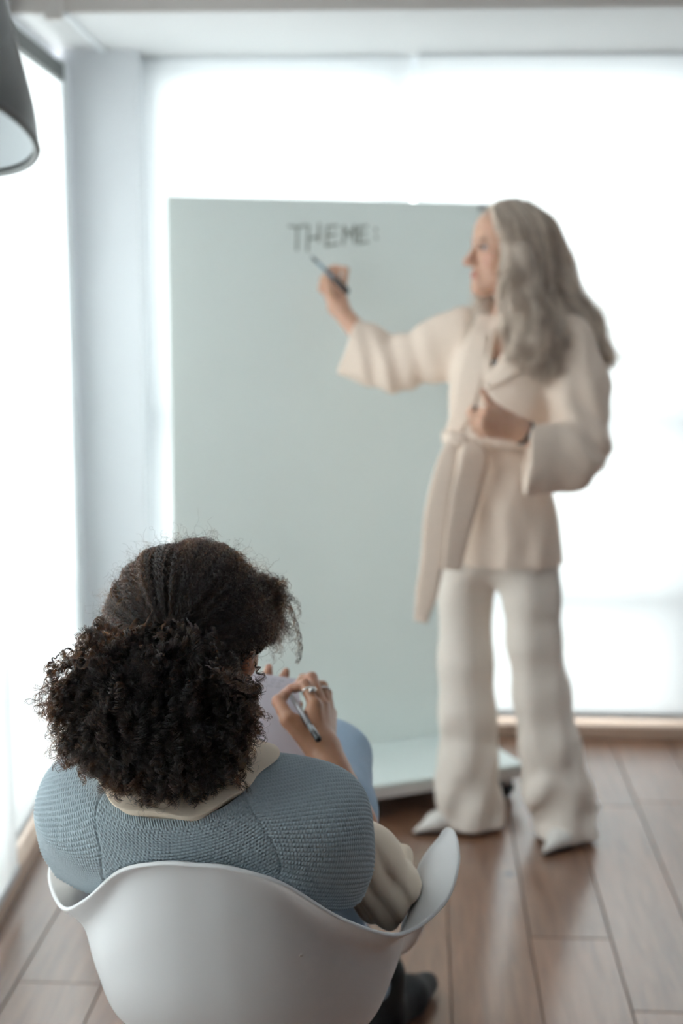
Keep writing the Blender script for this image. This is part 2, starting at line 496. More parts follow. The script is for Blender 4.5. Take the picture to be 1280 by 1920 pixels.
# handwriting THEME: as strokes of ink a fraction of a millimetre thick
def board_local(px, py):
    """where the line of sight through a pixel meets the face of the board, in board coordinates (x, z)"""
    dx = (px - 640.0) / FPX; dz = -(py - 960.0) / FPX
    d = np.array((dx, CT + dz * ST, -ST + dz * CT))
    q0 = np.array((GB0[0], GB0[1]))
    k = np.dot(q0, gn) / np.dot(d[:2], gn)
    p = d * k
    return float(np.dot(p[:2] - q0, gd)), float(CAM_H + p[2])
strokes = {
    'T': [[(541, 424), (556, 426), (572, 423)], [(556, 426), (555, 468)]],
    'H': [[(577, 424), (575, 470)], [(597, 421), (596, 452)], [(576, 448), (597, 444)]],
    'E': [[(630, 424), (612, 425), (610, 461), (630, 457)], [(611, 443), (626, 440)]],
    'M': [[(642, 457), (643, 425), (653, 444), (663, 424), (663, 455)]],
    'E2': [[(686, 424), (671, 426), (671, 456), (688, 453)], [(671, 440), (684, 438)]],
    ':': [[(702, 429), (703, 432)], [(703, 444), (704, 447)]],
}
for key, lines in strokes.items():
    bm = bmesh.new()
    for ln in lines:
        pts = [board_local(*q) for q in ln]
        w = 0.0034
        for (xa, za), (xb, zb) in zip(pts[:-1], pts[1:]):
            dv = np.array((xb - xa, zb - za)); l_ = np.linalg.norm(dv); dv /= l_
            pv = np.array((-dv[1], dv[0])) * w
            e = dv * w
            q = [(xa - e[0] + pv[0], za - e[1] + pv[1]), (xb + e[0] + pv[0], zb + e[1] + pv[1]), (xb + e[0] - pv[0], zb + e[1] - pv[1]), (xa - e[0] - pv[0], za - e[1] - pv[1])]
            vs = [bm.verts.new((a_, y_, b_)) for y_ in (-0.0068, -0.0058) for a_, b_ in q]
            for f in ((0, 1, 2, 3), (7, 6, 5, 4), (0, 4, 5, 1), (1, 5, 6, 2), (2, 6, 7, 3), (3, 7, 4, 0)):
                bm.faces.new([vs[i_] for i_ in f])
    o = bm_obj('letter', bm, m_ink, board)

# ------------------------------------------------------------------ moulded armchair
CH_RZ = -math.radians(10.0)
CH_LOC = (-0.14, 1.986, 0.0)
m_shell = mat('matte_white_polypropylene', (0.76, 0.755, 0.76), 0.34, spec=0.4, bump=(900, 0.03, 0.0004))
m_leg = mat('pale_maple_leg', (0.60, 0.42, 0.27), 0.45, noise=(30, 0.1))
chair = empty('armchair', CH_LOC, CH_RZ, 'white moulded plastic armchair with flared arms', 'chair')
keys = [
    # rim, flange root, wall, lower wall, seat pan : front centre .. arm tip .. dip .. back centre (right half)
    [(0, .275, .420), (.17, .270, .424), (.235, .235, .50), (.266, .186, .668), (.291, .146, .704), (.308, .060, .690), (.296, -.030, .664), (.245, -.110, .652), (.180, -.190, .704), (.110, -.250, .775), (.05, -.271, .799), (0, -.274, .802)],
    [(0, .255, .436), (.165, .248, .436), (.215, .215, .49), (.238, .164, .612), (.243, .125, .652), (.250, .050, .645), (.243, -.035, .628), (.210, -.105, .622), (.160, -.176, .676), (.102, -.234, .752), (.048, -.257, .782), (0, -.260, .785)],
    [(0, .17, .437), (.145, .165, .432), (.185, .150, .457), (.207, .120, .51), (.214, .085, .54), (.219, .030, .545), (.216, -.040, .545), (.192, -.105, .555), (.155, -.165, .60), (.104, -.212, .65), (.050, -.235, .672), (0, -.240, .676)],
    [(0, .10, .428), (.115, .10, .42), (.150, .090, .428), (.172, .070, .45), (.182, .045, .465), (.186, .005, .470), (.182, -.045, .474), (.162, -.100, .484), (.130, -.145, .505), (.090, -.180, .53), (.044, -.200, .545), (0, -.204, .548)],
    [(0, .04, .412), (.07, .04, .408), (.088, .034, .408), (.10, .024, .410), (.106, .012, .412), (.108, -.008, .413), (.104, -.035, .414), (.092, -.062, .416), (.074, -.086, .42), (.050, -.105, .424), (.026, -.115, .426), (0, -.117, .427)],
]
rings = []
for k in keys:
    k = np.array(k, float)
    full = np.vstack([k, (k * (-1, 1, 1))[-2:0:-1]])
    rings.append(catmull(full, 132, True))
rings = np.array(rings)                                   # 5 x 132 x 3
prof = np.array([catmull(rings[:, j], 30) for j in range(132)])     # 132 x 30 x 3
Vc = prof.transpose(1, 0, 2).reshape(-1, 3)
Fc = [tuple(f) for f in grid_faces(30, 132)]
Vc = np.vstack([Vc, [[0, -0.03, 0.405]]])
Fc += [(29 * 132 + j, 29 * 132 + (j + 1) % 132, len(Vc) - 1) for j in range(132)]
shell = pydata('shell', Vc, Fc, m_shell, chair, True)
md = shell.modifiers.new('thickness', 'SOLIDIFY'); md.thickness = 0.006; md.offset = 0.0
md = shell.modifiers.new('round', 'BEVEL'); md.width = 0.0025; md.segments = 2; md.limit_method = 'ANGLE'; md.angle_limit = math.radians(50)
for sx in (-1, 1):
    for sy in (-1, 1):
        tube('leg', [(sx * .085, -.02 + sy * .075, .405), (sx * .155, -.02 + sy * .145, .20), (sx * .215, -.02 + sy * .205, .0)], [.012, .013, .010], m_leg, chair, 16)
        tube('strut', [(sx * .185, -.02 + sy * .175, .115), (-sx * .085, -.02 + sy * .075, .385)], .004, m_black, chair, 8)
tube('crossbar', [(-.16, -.16, .2), (.16, -.16, .2)], .004, m_black, chair, 8)
tube('crossbar', [(-.16, .12, .2), (.16, .12, .2)], .004, m_black, chair, 8)

# the small moulding mark on the back of the shell
_c, _s = math.cos(CH_RZ), math.sin(CH_RZ)
_W = np.stack([Vc[:, 0] * _c - Vc[:, 1] * _s + CH_LOC[0], Vc[:, 0] * _s + Vc[:, 1] * _c + CH_LOC[1], Vc[:, 2]], 1)
_zc = _W[:, 1] * CT - (_W[:, 2] - CAM_H) * ST
_px = 640 + FPX * _W[:, 0] / _zc; _py = 960 - FPX * (_W[:, 1] * ST + (_W[:, 2] - CAM_H) * CT) / _zc
_i = int(np.argmin((_px - 567) ** 2 + (_py - 1781) ** 2 + 1e6 * (Vc[:, 1] > 0)))
_p = Vector(Vc[_i]); _n = Vector((_p.x, _p.y + 0.02, -0.05)).normalized()
_q = _n.to_track_quat('Z', 'Y').to_matrix().to_4x4()
lathe('mould_mark', [(0.0, .0004), (.0014, .0004), (.0022, .0009), (.0028, .0004), (.0030, -.002)], m_boardedge, chair, 20, Matrix.Translation(_p + _n * .0030) @ _q)
# ------------------------------------------------------------------ rounded solids: distance fields turned into one smooth surface
def seg(a, b, ra, rb=None, flat=None):
    """tapered capsule; flat = (axis, factor) squashes it along a world axis direction"""
    a = np.asarray(a, float); b = np.asarray(b, float); rb = ra if rb is None else rb
    ba = b - a; l2 = max(float(ba @ ba), 1e-9)
    def f(P):
        q = P - a
        t = np.clip((q @ ba) / l2, 0, 1)
        w = q - t[:, None] * ba
        if flat is not None:
            ax = np.asarray(flat[0], float); ax = ax / np.linalg.norm(ax)
            w = w + np.outer(w @ ax, ax) * (1.0 / flat[1] - 1.0)
        return np.sqrt((w * w).sum(1)) - (ra + (rb - ra) * t)
    return f

def chain(pts, rad, flat=None):
    return [seg(pts[i], pts[i + 1], rad[i], rad[i + 1], flat) for i in range(len(pts) - 1)]

def ell(c, r, R=None):
    c = np.asarray(c, float); r = np.asarray(r, float)
    R = np.eye(3) if R is None else np.asarray(R, float)
    def f(P):
        q = (P - c) @ R
        k0 = np.sqrt(((q / r) ** 2).sum(1)); k1 = np.sqrt(((q / r ** 2) ** 2).sum(1)) + 1e-9
        return k0 * (k0 - 1.0) / k1
    return f

def smin(a, b, k):
    h = np.clip(0.5 + 0.5 * (b - a) / k, 0, 1)
    return b * (1 - h) + a * h - k * h * (1 - h)

def smax(a, b, k):
    return -smin(-a, -b, k)

def union(fs, k):
    def f(P):
        d = fs[0](P)
        for g in fs[1:]:
            d = smin(d, g(P), k)
        return d
    return f

def minus(f, g, k):
    return lambda P: smax(f(P), -g(P), k)

def stack(levels, yaw=0.0, round_=0.02):
    """upright body of elliptic slices: levels = (x, y, z, half width, half depth), sorted by z here; yaw turns the slices"""
    L_ = np.array(sorted(levels, key=lambda q: q[2]), float)
    zz = np.linspace(L_[0, 2], L_[-1, 2], 120)
    idx = catmull(L_, 600)
    o = np.argsort(idx[:, 2]); idx = idx[o]
    S = np.stack([np.interp(zz, idx[:, 2], idx[:, i]) for i in range(5)], -1)
    c_, s_ = math.cos(yaw), math.sin(yaw)
    def f(P):
        z = P[:, 2]
        cx, cy, a, b = (np.interp(z, zz, S[:, i]) for i in (0, 1, 3, 4))
        x, y = P[:, 0] - cx, P[:, 1] - cy
        u, v = x * c_ + y * s_, -x * s_ + y * c_
        k = np.sqrt((u / a) ** 2 + (v / b) ** 2)
        d = (k - 1.0) * np.minimum(a, b) * np.where(k > 1, 1.0, 1.0)
        return smax(d, np.maximum(z - zz[-1], zz[0] - z), round_)
    return f

class Waves:
    """soft irregular relief made from a few plane waves"""
    def __init__(self, n, lo, hi, seed, stretch=(1, 1, 1)):
        r = np.random.default_rng(seed)
        d = r.normal(size=(n, 3)); d /= np.linalg.norm(d, axis=1)[:, None]
        self.k = d * (2 * np.pi / r.uniform(lo, hi, n))[:, None] * np.asarray(stretch, float)
        self.p = r.uniform(0, 6.28, n)
    def __call__(self, P):
        return np.sin(P @ self.k.T + self.p).mean(1)

def solid(f, lo, hi, h):
    """surface of f < 0 in the box lo..hi on a grid of step h -> vertices, quads"""
    lo = np.asarray(lo, float); hi = np.asarray(hi, float)
    B = 8
    nb = np.ceil((hi - lo) / (h * B)).astype(int)
    n = nb * B
    D = np.empty(tuple(n), np.float32)
    bi = np.stack(np.meshgrid(*[np.arange(k) for k in nb], indexing='ij'), -1).reshape(-1, 3)
    cen = lo + (bi * B + (B - 1) / 2.0) * h
    dc = f(cen)
    far = np.abs(dc) > h * B * 1.35 + 0.006
    D.reshape(nb[0], B, nb[1], B, nb[2], B).transpose(0, 2, 4, 1, 3, 5)[...] = np.sign(dc).reshape(*nb, 1, 1, 1)
    loc = np.stack(np.meshgrid(*[np.arange(B)] * 3, indexing='ij'), -1).reshape(-1, 3)
    act = bi[~far]
    for s in range(0, len(act), 400):
        blk = act[s:s + 400]
        idx = (blk[:, None, :] * B + loc[None]).reshape(-1, 3)
        D[idx[:, 0], idx[:, 1], idx[:, 2]] = f(lo + idx * h)
    S = D < 0
    c = [S[i:n[0] - 1 + i, j:n[1] - 1 + j, k:n[2] - 1 + k] for i in (0, 1) for j in (0, 1) for k in (0, 1)]
    cnt = sum(x.astype(np.int8) for x in c)
    ci = np.argwhere((cnt > 0) & (cnt < 8))
    ids = -np.ones(tuple(n - 1), np.int64)
    ids[ci[:, 0], ci[:, 1], ci[:, 2]] = np.arange(len(ci))
    acc = np.zeros((len(ci), 3)); num = np.zeros(len(ci))
    corners = [(i, j, k) for i in (0, 1) for j in (0, 1) for k in (0, 1)]
    val = [D[ci[:, 0] + i, ci[:, 1] + j, ci[:, 2] + k].astype(float) for i, j, k in corners]
    for a in range(8):
        for b in range(a + 1, 8):
            A, Bc = np.array(corners[a]), np.array(corners[b])
            if np.abs(A - Bc).sum() != 1:
                continue
            va, vb = val[a], val[b]
            m = (va < 0) != (vb < 0)
            t = np.where(m, va / np.where(m, va - vb, 1), 0)
            acc[m] += A + t[m][:, None] * (Bc - A); num[m] += 1
    V = lo + (ci + acc / np.maximum(num, 1)[:, None]) * h
    quads = []
    for ax in range(3):
        o1, o2 = (ax + 1) % 3, (ax + 2) % 3
        sl0 = [slice(None)] * 3; sl1 = [slice(None)] * 3
        sl0[ax] = slice(0, n[ax] - 1); sl1[ax] = slice(1, n[ax])
        ch = S[tuple(sl0)] != S[tuple(sl1)]
        e = np.argwhere(ch)
        ok = (e[:, o1] > 0) & (e[:, o2] > 0) & (e[:, o1] < n[o1] - 1) & (e[:, o2] < n[o2] - 1)
        e = e[ok]
        d1 = np.zeros(3, int); d1[o1] = 1
        d2 = np.zeros(3, int); d2[o2] = 1
        q = [e - d1 - d2, e - d2, e, e - d1]
        q = np.stack([ids[x[:, 0], x[:, 1], x[:, 2]] for x in q], -1)
        inside = S[e[:, 0], e[:, 1], e[:, 2]]
        q[~inside] = q[~inside][:, ::-1]
        quads.append(q)
    Q = np.vstack(quads)
    Q = Q[(Q >= 0).all(1)]
    return V, Q

def relax(V, F, it=2, w=0.5):
    """a little smoothing over the edges of the quads"""
    V = V.copy()
    E = np.vstack([F[:, [0, 1]], F[:, [1, 2]], F[:, [2, 3]], F[:, [3, 0]]])
    for _ in range(it):
        s = np.zeros_like(V); c_ = np.zeros(len(V))
        np.add.at(s, E[:, 0], V[E[:, 1]]); np.add.at(c_, E[:, 0], 1)
        np.add.at(s, E[:, 1], V[E[:, 0]]); np.add.at(c_, E[:, 1], 1)
        V += w * (s / np.maximum(c_, 1)[:, None] - V)
    return V

def solid_obj(name, f, lo, hi, h, m, parent, it=2, origin=None):
    V, F = solid(f, lo, hi, h)
    V = relax(V, F, it)
    if origin is not None:
        V = V - np.asarray(origin)
    return pydata(name, V, F, m, parent, True)

def paint(o, cols):
    """colour attribute 'tint' per vertex"""
    a = o.data.color_attributes.new('tint', 'FLOAT_COLOR', 'POINT')
    a.data.foreach_set('color', np.hstack([cols, np.ones((len(cols), 1))]).astype(np.float32).ravel())

def skin_material(name, rough=0.45):
    m = bpy.data.materials.new(name)
    nt, N, L, b = nodes_of(m)
    at_ = N.new('ShaderNodeAttribute'); at_.attribute_name = 'tint'
    tc = N.new('ShaderNodeTexCoord')
    nz = N.new('ShaderNodeTexNoise'); nz.inputs['Scale'].default_value = 60; nz.inputs['Detail'].default_value = 4
    L.new(tc.outputs['Object'], nz.inputs['Vector'])
    hs = N.new('ShaderNodeHueSaturation')
    mr = N.new('ShaderNodeMapRange'); mr.inputs['To Min'].default_value = 0.88; mr.inputs['To Max'].default_value = 1.1
    L.new(nz.outputs['Fac'], mr.inputs['Value']); L.new(mr.outputs[0], hs.inputs['Value'])
    L.new(at_.outputs['Color'], hs.inputs['Color']); L.new(hs.outputs[0], b.inputs['Base Color'])
    b.inputs['Roughness'].default_value = rough
    b.inputs['Subsurface Weight'].default_value = 0.25
    b.inputs['Subsurface Radius'].default_value = (0.010, 0.004, 0.002)
    b.inputs['Subsurface Scale'].default_value = 0.5
    bp = N.new('ShaderNodeBump'); bp.inputs['Strength'].default_value = 0.12; bp.inputs['Distance'].default_value = 0.0008
    n2 = N.new('ShaderNodeTexNoise'); n2.inputs['Scale'].default_value = 420
    L.new(tc.outputs['Object'], n2.inputs['Vector']); L.new(n2.outputs['Fac'], bp.inputs['Height']); L.new(bp.outputs['Normal'], b.inputs['Normal'])
    return m

def frame_of(fwd, up=(0, 0, 1), roll=0.0):
    """columns: forward, left, up"""
    f = np.asarray(fwd, float); f /= np.linalg.norm(f)
    u = np.asarray(up, float); l = np.cross(u, f); l /= np.linalg.norm(l); u = np.cross(f, l)
    if roll:
        l, u = l * math.cos(roll) + u * math.sin(roll), u * math.cos(roll) - l * math.sin(roll)
    return np.stack([f, l, u], 1)

def head_field(c, R, s=1.0, neck_to=None, neck_r=0.054):
    """c: point between the ears at eye level; R: forward/left/up"""
    c = np.asarray(c, float)
    def w(x, y, z): return c + R @ (np.array((x, y, z)) * s)
    fs = [ell(w(-.018, 0, .022), np.array((.096, .076, .088)) * s, R),
          ell(w(.030, 0, -.030), np.array((.062, .058, .085)) * s, R),
          ell(w(.042, 0, .045), np.array((.050, .060, .050)) * s, R)]
    for y in (-1, 1):
        fs += [seg(w(.070, y * .010, -.100), w(-.002, y * .050, -.062), .018 * s, .020 * s),
               ell(w(.052, y * .040, -.022), np.array((.026, .024, .022)) * s, R)]
    base = union(fs, .025 * s)
    fine = [seg(w(.084, .030, .018), w(.088, .012, .014), .0075 * s, .009 * s), seg(w(.084, -.030, .018), w(.088, -.012, .014), .0075 * s, .009 * s),
            seg(w(.089, 0, .006), w(.111, 0, -.034), .0085 * s, .0105 * s), ell(w(.112, 0, -.036), np.array((.011, .011, .010)) * s, R),
            ell(w(.100, .012, -.040), np.array((.010, .0075, .008)) * s, R), ell(w(.100, -.012, -.040), np.array((.010, .0075, .008)) * s, R),
            ell(w(.088, 0, -.064), np.array((.012, .020, .0075)) * s, R), ell(w(.087, 0, -.075), np.array((.012, .018, .008)) * s, R),
            ell(w(.080, 0, -.098), np.array((.018, .020, .016)) * s, R)]
    face = union([base] + fine, .010 * s)
    sock = union([ell(w(.098, .032, .001), np.array((.016, .017, .011)) * s, R), ell(w(.098, -.032, .001), np.array((.016, .017, .011)) * s, R)], .004)
    face = minus(face, sock, .010 * s)
    mouth = seg(w(.101, .022, -.0695), w(.101, -.022, -.0695), .0015 * s)
    face = minus(face, mouth, .004 * s)
    ears = []
    for y in (-1, 1):
        e = ell(w(-.008, y * .078, -.012), np.array((.019, .0075, .032)) * s, R)
        inn = ell(w(-.002, y * .088, -.008), np.array((.010, .0075, .019)) * s, R)
        lobe = ell(w(-.002, y * .074, -.043), np.array((.010, .0065, .011)) * s, R)
        ears.append(union([minus(e, inn, .005), lobe], .006))
    face = union([face] + ears, .006 * s)
    n1 = w(-.022, 0, -.060)
    n2 = w(-.045, 0, -.19) if neck_to is None else np.asarray(neck_to, float)
    return union([face, seg(n1, n2, neck_r * s * .96, neck_r * s * 1.05)], .022 * s), w

def hand_field(wrist, fore, knuckles, fingers, thumb, rf=0.0085, r_wrist=0.026, flat_n=None):
    """wrist, fore: points; knuckles: four MCP points; fingers: per finger list of following joints; thumb: four points"""
    wrist = np.asarray(wrist, float)
    fs = []
    for i, k in enumerate(knuckles):
        k = np.asarray(k, float)
        s0 = wrist + (k - wrist) * 0.12 + (np.asarray(knuckles[i]) - np.mean(knuckles, 0)) * 0.45
        fs.append(seg(s0, k, rf * 1.55, rf * 1.25))
    palm = union(fs, 0.014)
    fa = seg(fore, wrist, r_wrist * 1.25, r_wrist, None if flat_n is None else (flat_n, 0.74))
    palm = union([palm, fa], 0.022)
    out = [palm]
    for i, fg in enumerate(fingers):
        sc = (1.0, 1.03, 0.98, 0.86)[i]
        pts = [np.asarray(knuckles[i], float)] + [np.asarray(q, float) for q in fg]
        rad = [rf * 1.12 * sc, rf * 1.0 * sc, rf * .92 * sc, rf * .74 * sc][:len(pts)]
        ch = union(chain(pts, rad), 0.003)
        # knuckle bulge
        out.append(union([ch, ell(pts[1], np.array((1.08, 1.08, 1.08)) * rf * sc)], 0.003))
    tp = [np.asarray(q, float) for q in thumb]
    th = union(chain(tp, [rf * 1.75, rf * 1.4, rf * 1.15, rf * .85]), 0.006)
    f0 = out[0]
    allf = union([f0, th], 0.012)
    res = [allf] + out[1:]
    def f(P):
        d = res[0](P)
        dk = smin(d, res[1](P), 0.006)
        for g in res[2:]:
            dk = np.minimum(dk, smin(d, g(P), 0.006)) if False else smin(dk, g(P), 0.0035)
        return dk
    return f

def bounds(pts, m):
    p = np.asarray(pts, float)
    return p.min(0) - m, p.max(0) + m

def hair_object(name, strands, m, parent, r_root, r_tip):
    """strands: list of (k,3) arrays, or one (n,k,3) array"""
    hc = bpy.data.hair_curves.new(name)
    if isinstance(strands, np.ndarray):
        sizes = [strands.shape[1]] * strands.shape[0]
        P = strands.reshape(-1, 3)
        t = np.tile(np.linspace(0, 1, strands.shape[1]), strands.shape[0])
    else:
        sizes = [len(s) for s in strands]
        P = np.vstack(strands)
        t = np.concatenate([np.linspace(0, 1, k) for k in sizes])
    hc.add_curves(sizes)
    hc.attributes['position'].data.foreach_set('vector', P.astype(np.float32).ravel())
    ra = hc.attributes.get('radius') or hc.attributes.new('radius', 'FLOAT', 'POINT')
    ra.data.foreach_set('value', (r_root + (r_tip - r_root) * t ** 2).astype(np.float32))
    hc.materials.append(m)
    o = bpy.data.objects.new(name, hc)
    COL.objects.link(o)
    o.parent = parent
    o['kind'] = 'stuff'
    return o

def ribbon(name, P, W, N_, thick, m, parent, origin=(0, 0, 0)):
    """strip of cloth along P with half widths W, facing N_ (per point or one vector), some thickness"""
    P = np.asarray(P, float); n = len(P)
    W = np.full(n, float(W)) if np.isscalar(W) else np.asarray(W, float)
    N_ = np.broadcast_to(np.asarray(N_, float), (n, 3))
    T = np.gradient(P, axis=0); T /= np.linalg.norm(T, axis=1)[:, None]
    B = np.cross(T, N_); B /= np.linalg.norm(B, axis=1)[:, None]
    Nn = np.cross(B, T)
    k = 7
    V = []
    for s in (1, -1):
        for j in range(k):
            u = -1 + 2 * j / (k - 1)
            V.append(P + B * (W * u)[:, None] + Nn * (s * thick / 2 * (1 - 0.6 * u ** 4)))
    V = np.stack(V, 1)                       # n x 14 x 3, second half runs back
    V = np.concatenate([V[:, :k], V[:, k:][:, ::-1]], 1)
    kk = 2 * k
    F = [tuple(q) for q in grid_faces(n, kk)]
    F += [tuple(range(kk)), tuple((n - 1) * kk + j for j in range(kk - 1, -1, -1))]
    return pydata(name, V.reshape(-1, 3) - np.asarray(origin), F, m, parent, True)
# ------------------------------------------------------------------ the standing presenter
m_skin_w = skin_material('light_skin', 0.45)
m_jacket = mat('cream_wool_cloth', (0.81, 0.66, 0.55), 0.85, noise=(60, 0.04), bump=(500, 0.15, 0.001), sheen=0.2)
m_trouser = mat('ivory_trouser_cloth', (0.81, 0.725, 0.65), 0.8, noise=(40, 0.03), bump=(600, 0.1, 0.0008), sheen=0.1)
m_shoe = mat('ivory_leather', (0.76, 0.72, 0.68), 0.4)
m_sole = mat('dark_sole', (0.05, 0.035, 0.03), 0.5)
m_whair = mat('silver_blonde_hair', (0.60, 0.505, 0.43), 0.42, spec=0.6)
_nt = m_whair.node_tree
_hi = _nt.nodes.new('ShaderNodeHairInfo'); _mr = _nt.nodes.new('ShaderNodeMapRange'); _hs = _nt.nodes.new('ShaderNodeHueSaturation')
_mr.inputs['To Min'].default_value = 0.62; _mr.inputs['To Max'].default_value = 1.35
_hs.inputs['Color'].default_value = (0.86, 0.74, 0.63, 1)
_nt.links.new(_hi.outputs['Random'], _mr.inputs['Value']); _nt.links.new(_mr.outputs[0], _hs.inputs['Value']); _nt.links.new(_hs.outputs[0], _nt.nodes['Principled BSDF'].inputs['Base Color'])
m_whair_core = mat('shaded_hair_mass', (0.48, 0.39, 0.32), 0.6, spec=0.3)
m_whair_low = mat('ash_brown_hair', (0.47, 0.365, 0.29), 0.42, spec=0.5)
m_neck_shadow = mat('dark_grey_neck_shadow', (0.10, 0.105, 0.11), 0.8)

WY = math.radians(-28)                    # turn of the torso: its front looks to the board and the photographer
W0 = at(950, 1590, 3.82); W0[2] = 0.0
lady = empty('person', tuple(W0), 0.0, 'standing person in a cream wrap jacket and ivory trousers writing on the board', 'person')
def wp(px, py, Y): return at(px, py, Y)
def rr(rpx, Y): return rpx / FPX * (Y * CT + 0.1)

# --- jacket
def lev(px, py, Y, hw, dep):
    p = at(px, py, Y); return (p[0], p[1], p[2], rr(hw, Y), dep)
torso_l = [lev(940, 1068, 3.87, 114, .128), lev(940, 1000, 3.87, 110, .128), lev(936, 920, 3.87, 101, .120), lev(930, 838, 3.87, 96, .105),
           lev(936, 800, 3.87, 100, .105), lev(953, 735, 3.86, 114, .118), lev(960, 680, 3.86, 112, .120), lev(972, 630, 3.87, 106, .105),
           lev(974, 598, 3.88, 78, .085), lev(974, 575, 3.89, 46, .062)]
torso = stack(torso_l, WY, 0.015)
# right arm (reaching to the board)
ra = [wp(872, 628, 3.95), wp(828, 655, 3.98), wp(742, 684, 4.02), wp(690, 664, 4.05), wp(636, 644, 4.08)]
sl_r = union(chain(ra, [rr(52, 3.95), rr(56, 3.97), rr(48, 4.0), rr(50, 4.04), rr(56, 4.07)], ((0.1, 1, 0), 0.72)), 0.03)
cutp = (wp(668, 597, 4.07) + wp(632, 698, 4.07)) / 2
cv = wp(668, 597, 4.07) - wp(632, 698, 4.07); cv /= np.linalg.norm(cv)
cdir = np.array((-cv[2], 0, cv[0])); cdir = cdir if cdir[0] < 0 else -cdir
cdir /= np.linalg.norm(cdir)
hol_r = seg(wp(560, 630, 4.08), wp(712, 662, 4.05), rr(60, 4.07), rr(30, 4.0), ((0.1, 1, 0), 0.72))
sl_r = minus(sl_r, hol_r, 0.004)
def cut_r(P, f=sl_r): return smax(f(P), (P - cutp) @ cdir, 0.004)
# left arm (bent in front of the waist)
la = [wp(1066, 640, 3.78), wp(1084, 730, 3.75), wp(1092, 838, 3.71), wp(1060, 858, 3.66), wp(975, 862, 3.62)]
sl_l = union(chain(la[:3], [rr(50, 3.76), rr(58, 3.73), rr(52, 3.7)], ((0.3, 1, 0), 0.85)) + chain(la[2:], [rr(46, 3.7), rr(62, 3.66), rr(68, 3.62)], ((0, 1, 0), 0.62)), 0.03)
cutl = wp(988, 860, 3.62)
hol_l = seg(wp(930, 855, 3.61), wp(1050, 856, 3.66), rr(62, 3.62), rr(34, 3.66), ((0, 1, 0), 0.6))
sl_l = minus(sl_l, hol_l, 0.004)
def cut_l(P, f=sl_l): return smax(f(P), cutl[0] - P[:, 0] + 0.06 * (P[:, 2] - cutl[2]), 0.004)
wv1 = Waves(7, 0.16, 0.34, 3); wv2 = Waves(8, 0.05, 0.10, 5, (1, 1, 0.45))
# neck opening: a wedge taken out of the front
vA, vB = wp(955, 560, 3.74), wp(908, 694, 3.72)
ax_f = np.array((math.sin(WY), -math.cos(WY), 0))
ax_l = np.array((math.cos(WY), math.sin(WY), 0))
vmid_top = wp(962, 590, 3.80)
def wedge(P):
    q = P - vB
    u = q @ ax_l; z = q[:, 2]; fr = q @ ax_f
    zt = z / (vmid_top[2] - vB[2])
    cx = (vmid_top - vB) @ ax_l * zt
    hw = 0.002 + 0.042 * np.clip(zt, 0, 1.4)
    return np.maximum(np.maximum(np.abs(u - cx) - hw, -z), -(fr + 0.10))
def jac(P):
    d = torso(P)
    d = smax(d, -wedge(P), 0.006)
    d = smin(d, cut_r(P), 0.028)
    d = smin(d, cut_l(P), 0.022)
    lowz = smoothstep(1.05, 0.8, P[:, 2])
    # folds: soft everywhere, drawn creases round the elbow and waist
    el1 = np.exp(-((P - ra[2]) ** 2).sum(1) / 0.012); el2 = np.exp(-((P - la[2]) ** 2).sum(1) / 0.014)
    cr1 = np.sin((P[:, 0] * 1.0 + P[:, 2] * 0.25) * 95) * el1 * 0.006
    cr2 = np.sin((P[:, 0] * 0.75 + P[:, 2] * 0.9) * 85) * el2 * 0.007
    arm_fold = np.sin((P[:, 0] * 1.2 + P[:, 2] * 0.35) * 60) * np.exp(-((P - wp(1090, 740, 3.7)) ** 2).sum(1) / 0.02) * 0.005
    gather = np.sin((P @ ax_l) * 75) * lowz * 0.0035
    return d + 0.006 * wv1(P) + 0.005 * wv2(P) + cr1 + cr2 + gather + arm_fold
lo, hi = bounds([wp(600, 560, 4.2), wp(1170, 1090, 3.5), wp(930, 540, 4.05)], 0.02)
solid_obj('jacket', jac, lo, hi, 0.0055, m_jacket, lady, 1, W0)

# lapels, belt and its tails
def surf_front(px, py, out=0.0):
    """point on the front of the jacket seen at a pixel"""
    Ys = np.linspace(3.55, 4.1, 300)
    pts = np.array([at(px, py, y) for y in Ys])
    i = np.argmax(torso(pts) < 0)
    return pts[i] + ax_f * out
fN = np.array((ax_f[0] * .9, ax_f[1], 0.05))
lap = catmull([surf_front(*q, 0.010) for q in ((912, 592), (898, 640), (886, 700), (868, 770), (850, 815))], 30)
ribbon('lapel', lap, np.interp(np.linspace(0, 1, 30), [0, .5, 1], [.022, .040, .022]), fN, 0.008, m_jacket, lady, W0)
lap2 = catmull([surf_front(*q, 0.011) for q in ((1005, 588), (988, 640), (958, 690), (915, 722))], 24)
ribbon('lapel', lap2, np.interp(np.linspace(0, 1, 24), [0, .5, 1], [.020, .030, .012]), fN, 0.008, m_jacket, lady, W0)
th = np.linspace(0, 2 * np.pi, 60, endpoint=False)
lv = [np.array(lev(930, y, 3.87, 97, .107)) for y in (808, 834)]
rows = []
for dz, ex in ((-.001, -.004), (0, .006), (.35, .009), (.65, .009), (1.0, .006), (1.001, -.004)):
    c3 = lv[1] + (lv[0] - lv[1]) * dz
    u = np.stack([np.cos(th) * (c3[3] + ex + .003), np.sin(th) * (c3[4] + ex + .003)], -1)
    rows.append(np.stack([c3[0] + u[:, 0] * math.cos(WY) - u[:, 1] * math.sin(WY), c3[1] + u[:, 0] * math.sin(WY) + u[:, 1] * math.cos(WY), np.full(60, c3[2]) + 0.003 * np.sin(th * 3)], -1))
pydata('belt', np.vstack(rows) - W0, grid_faces(len(rows), 60), m_jacket, lady, True)
t1 = catmull([wp(848, 826, 3.72), wp(834, 880, 3.70), wp(818, 960, 3.70), wp(812, 1040, 3.71), wp(800, 1110, 3.72), wp(788, 1166, 3.73)], 30)
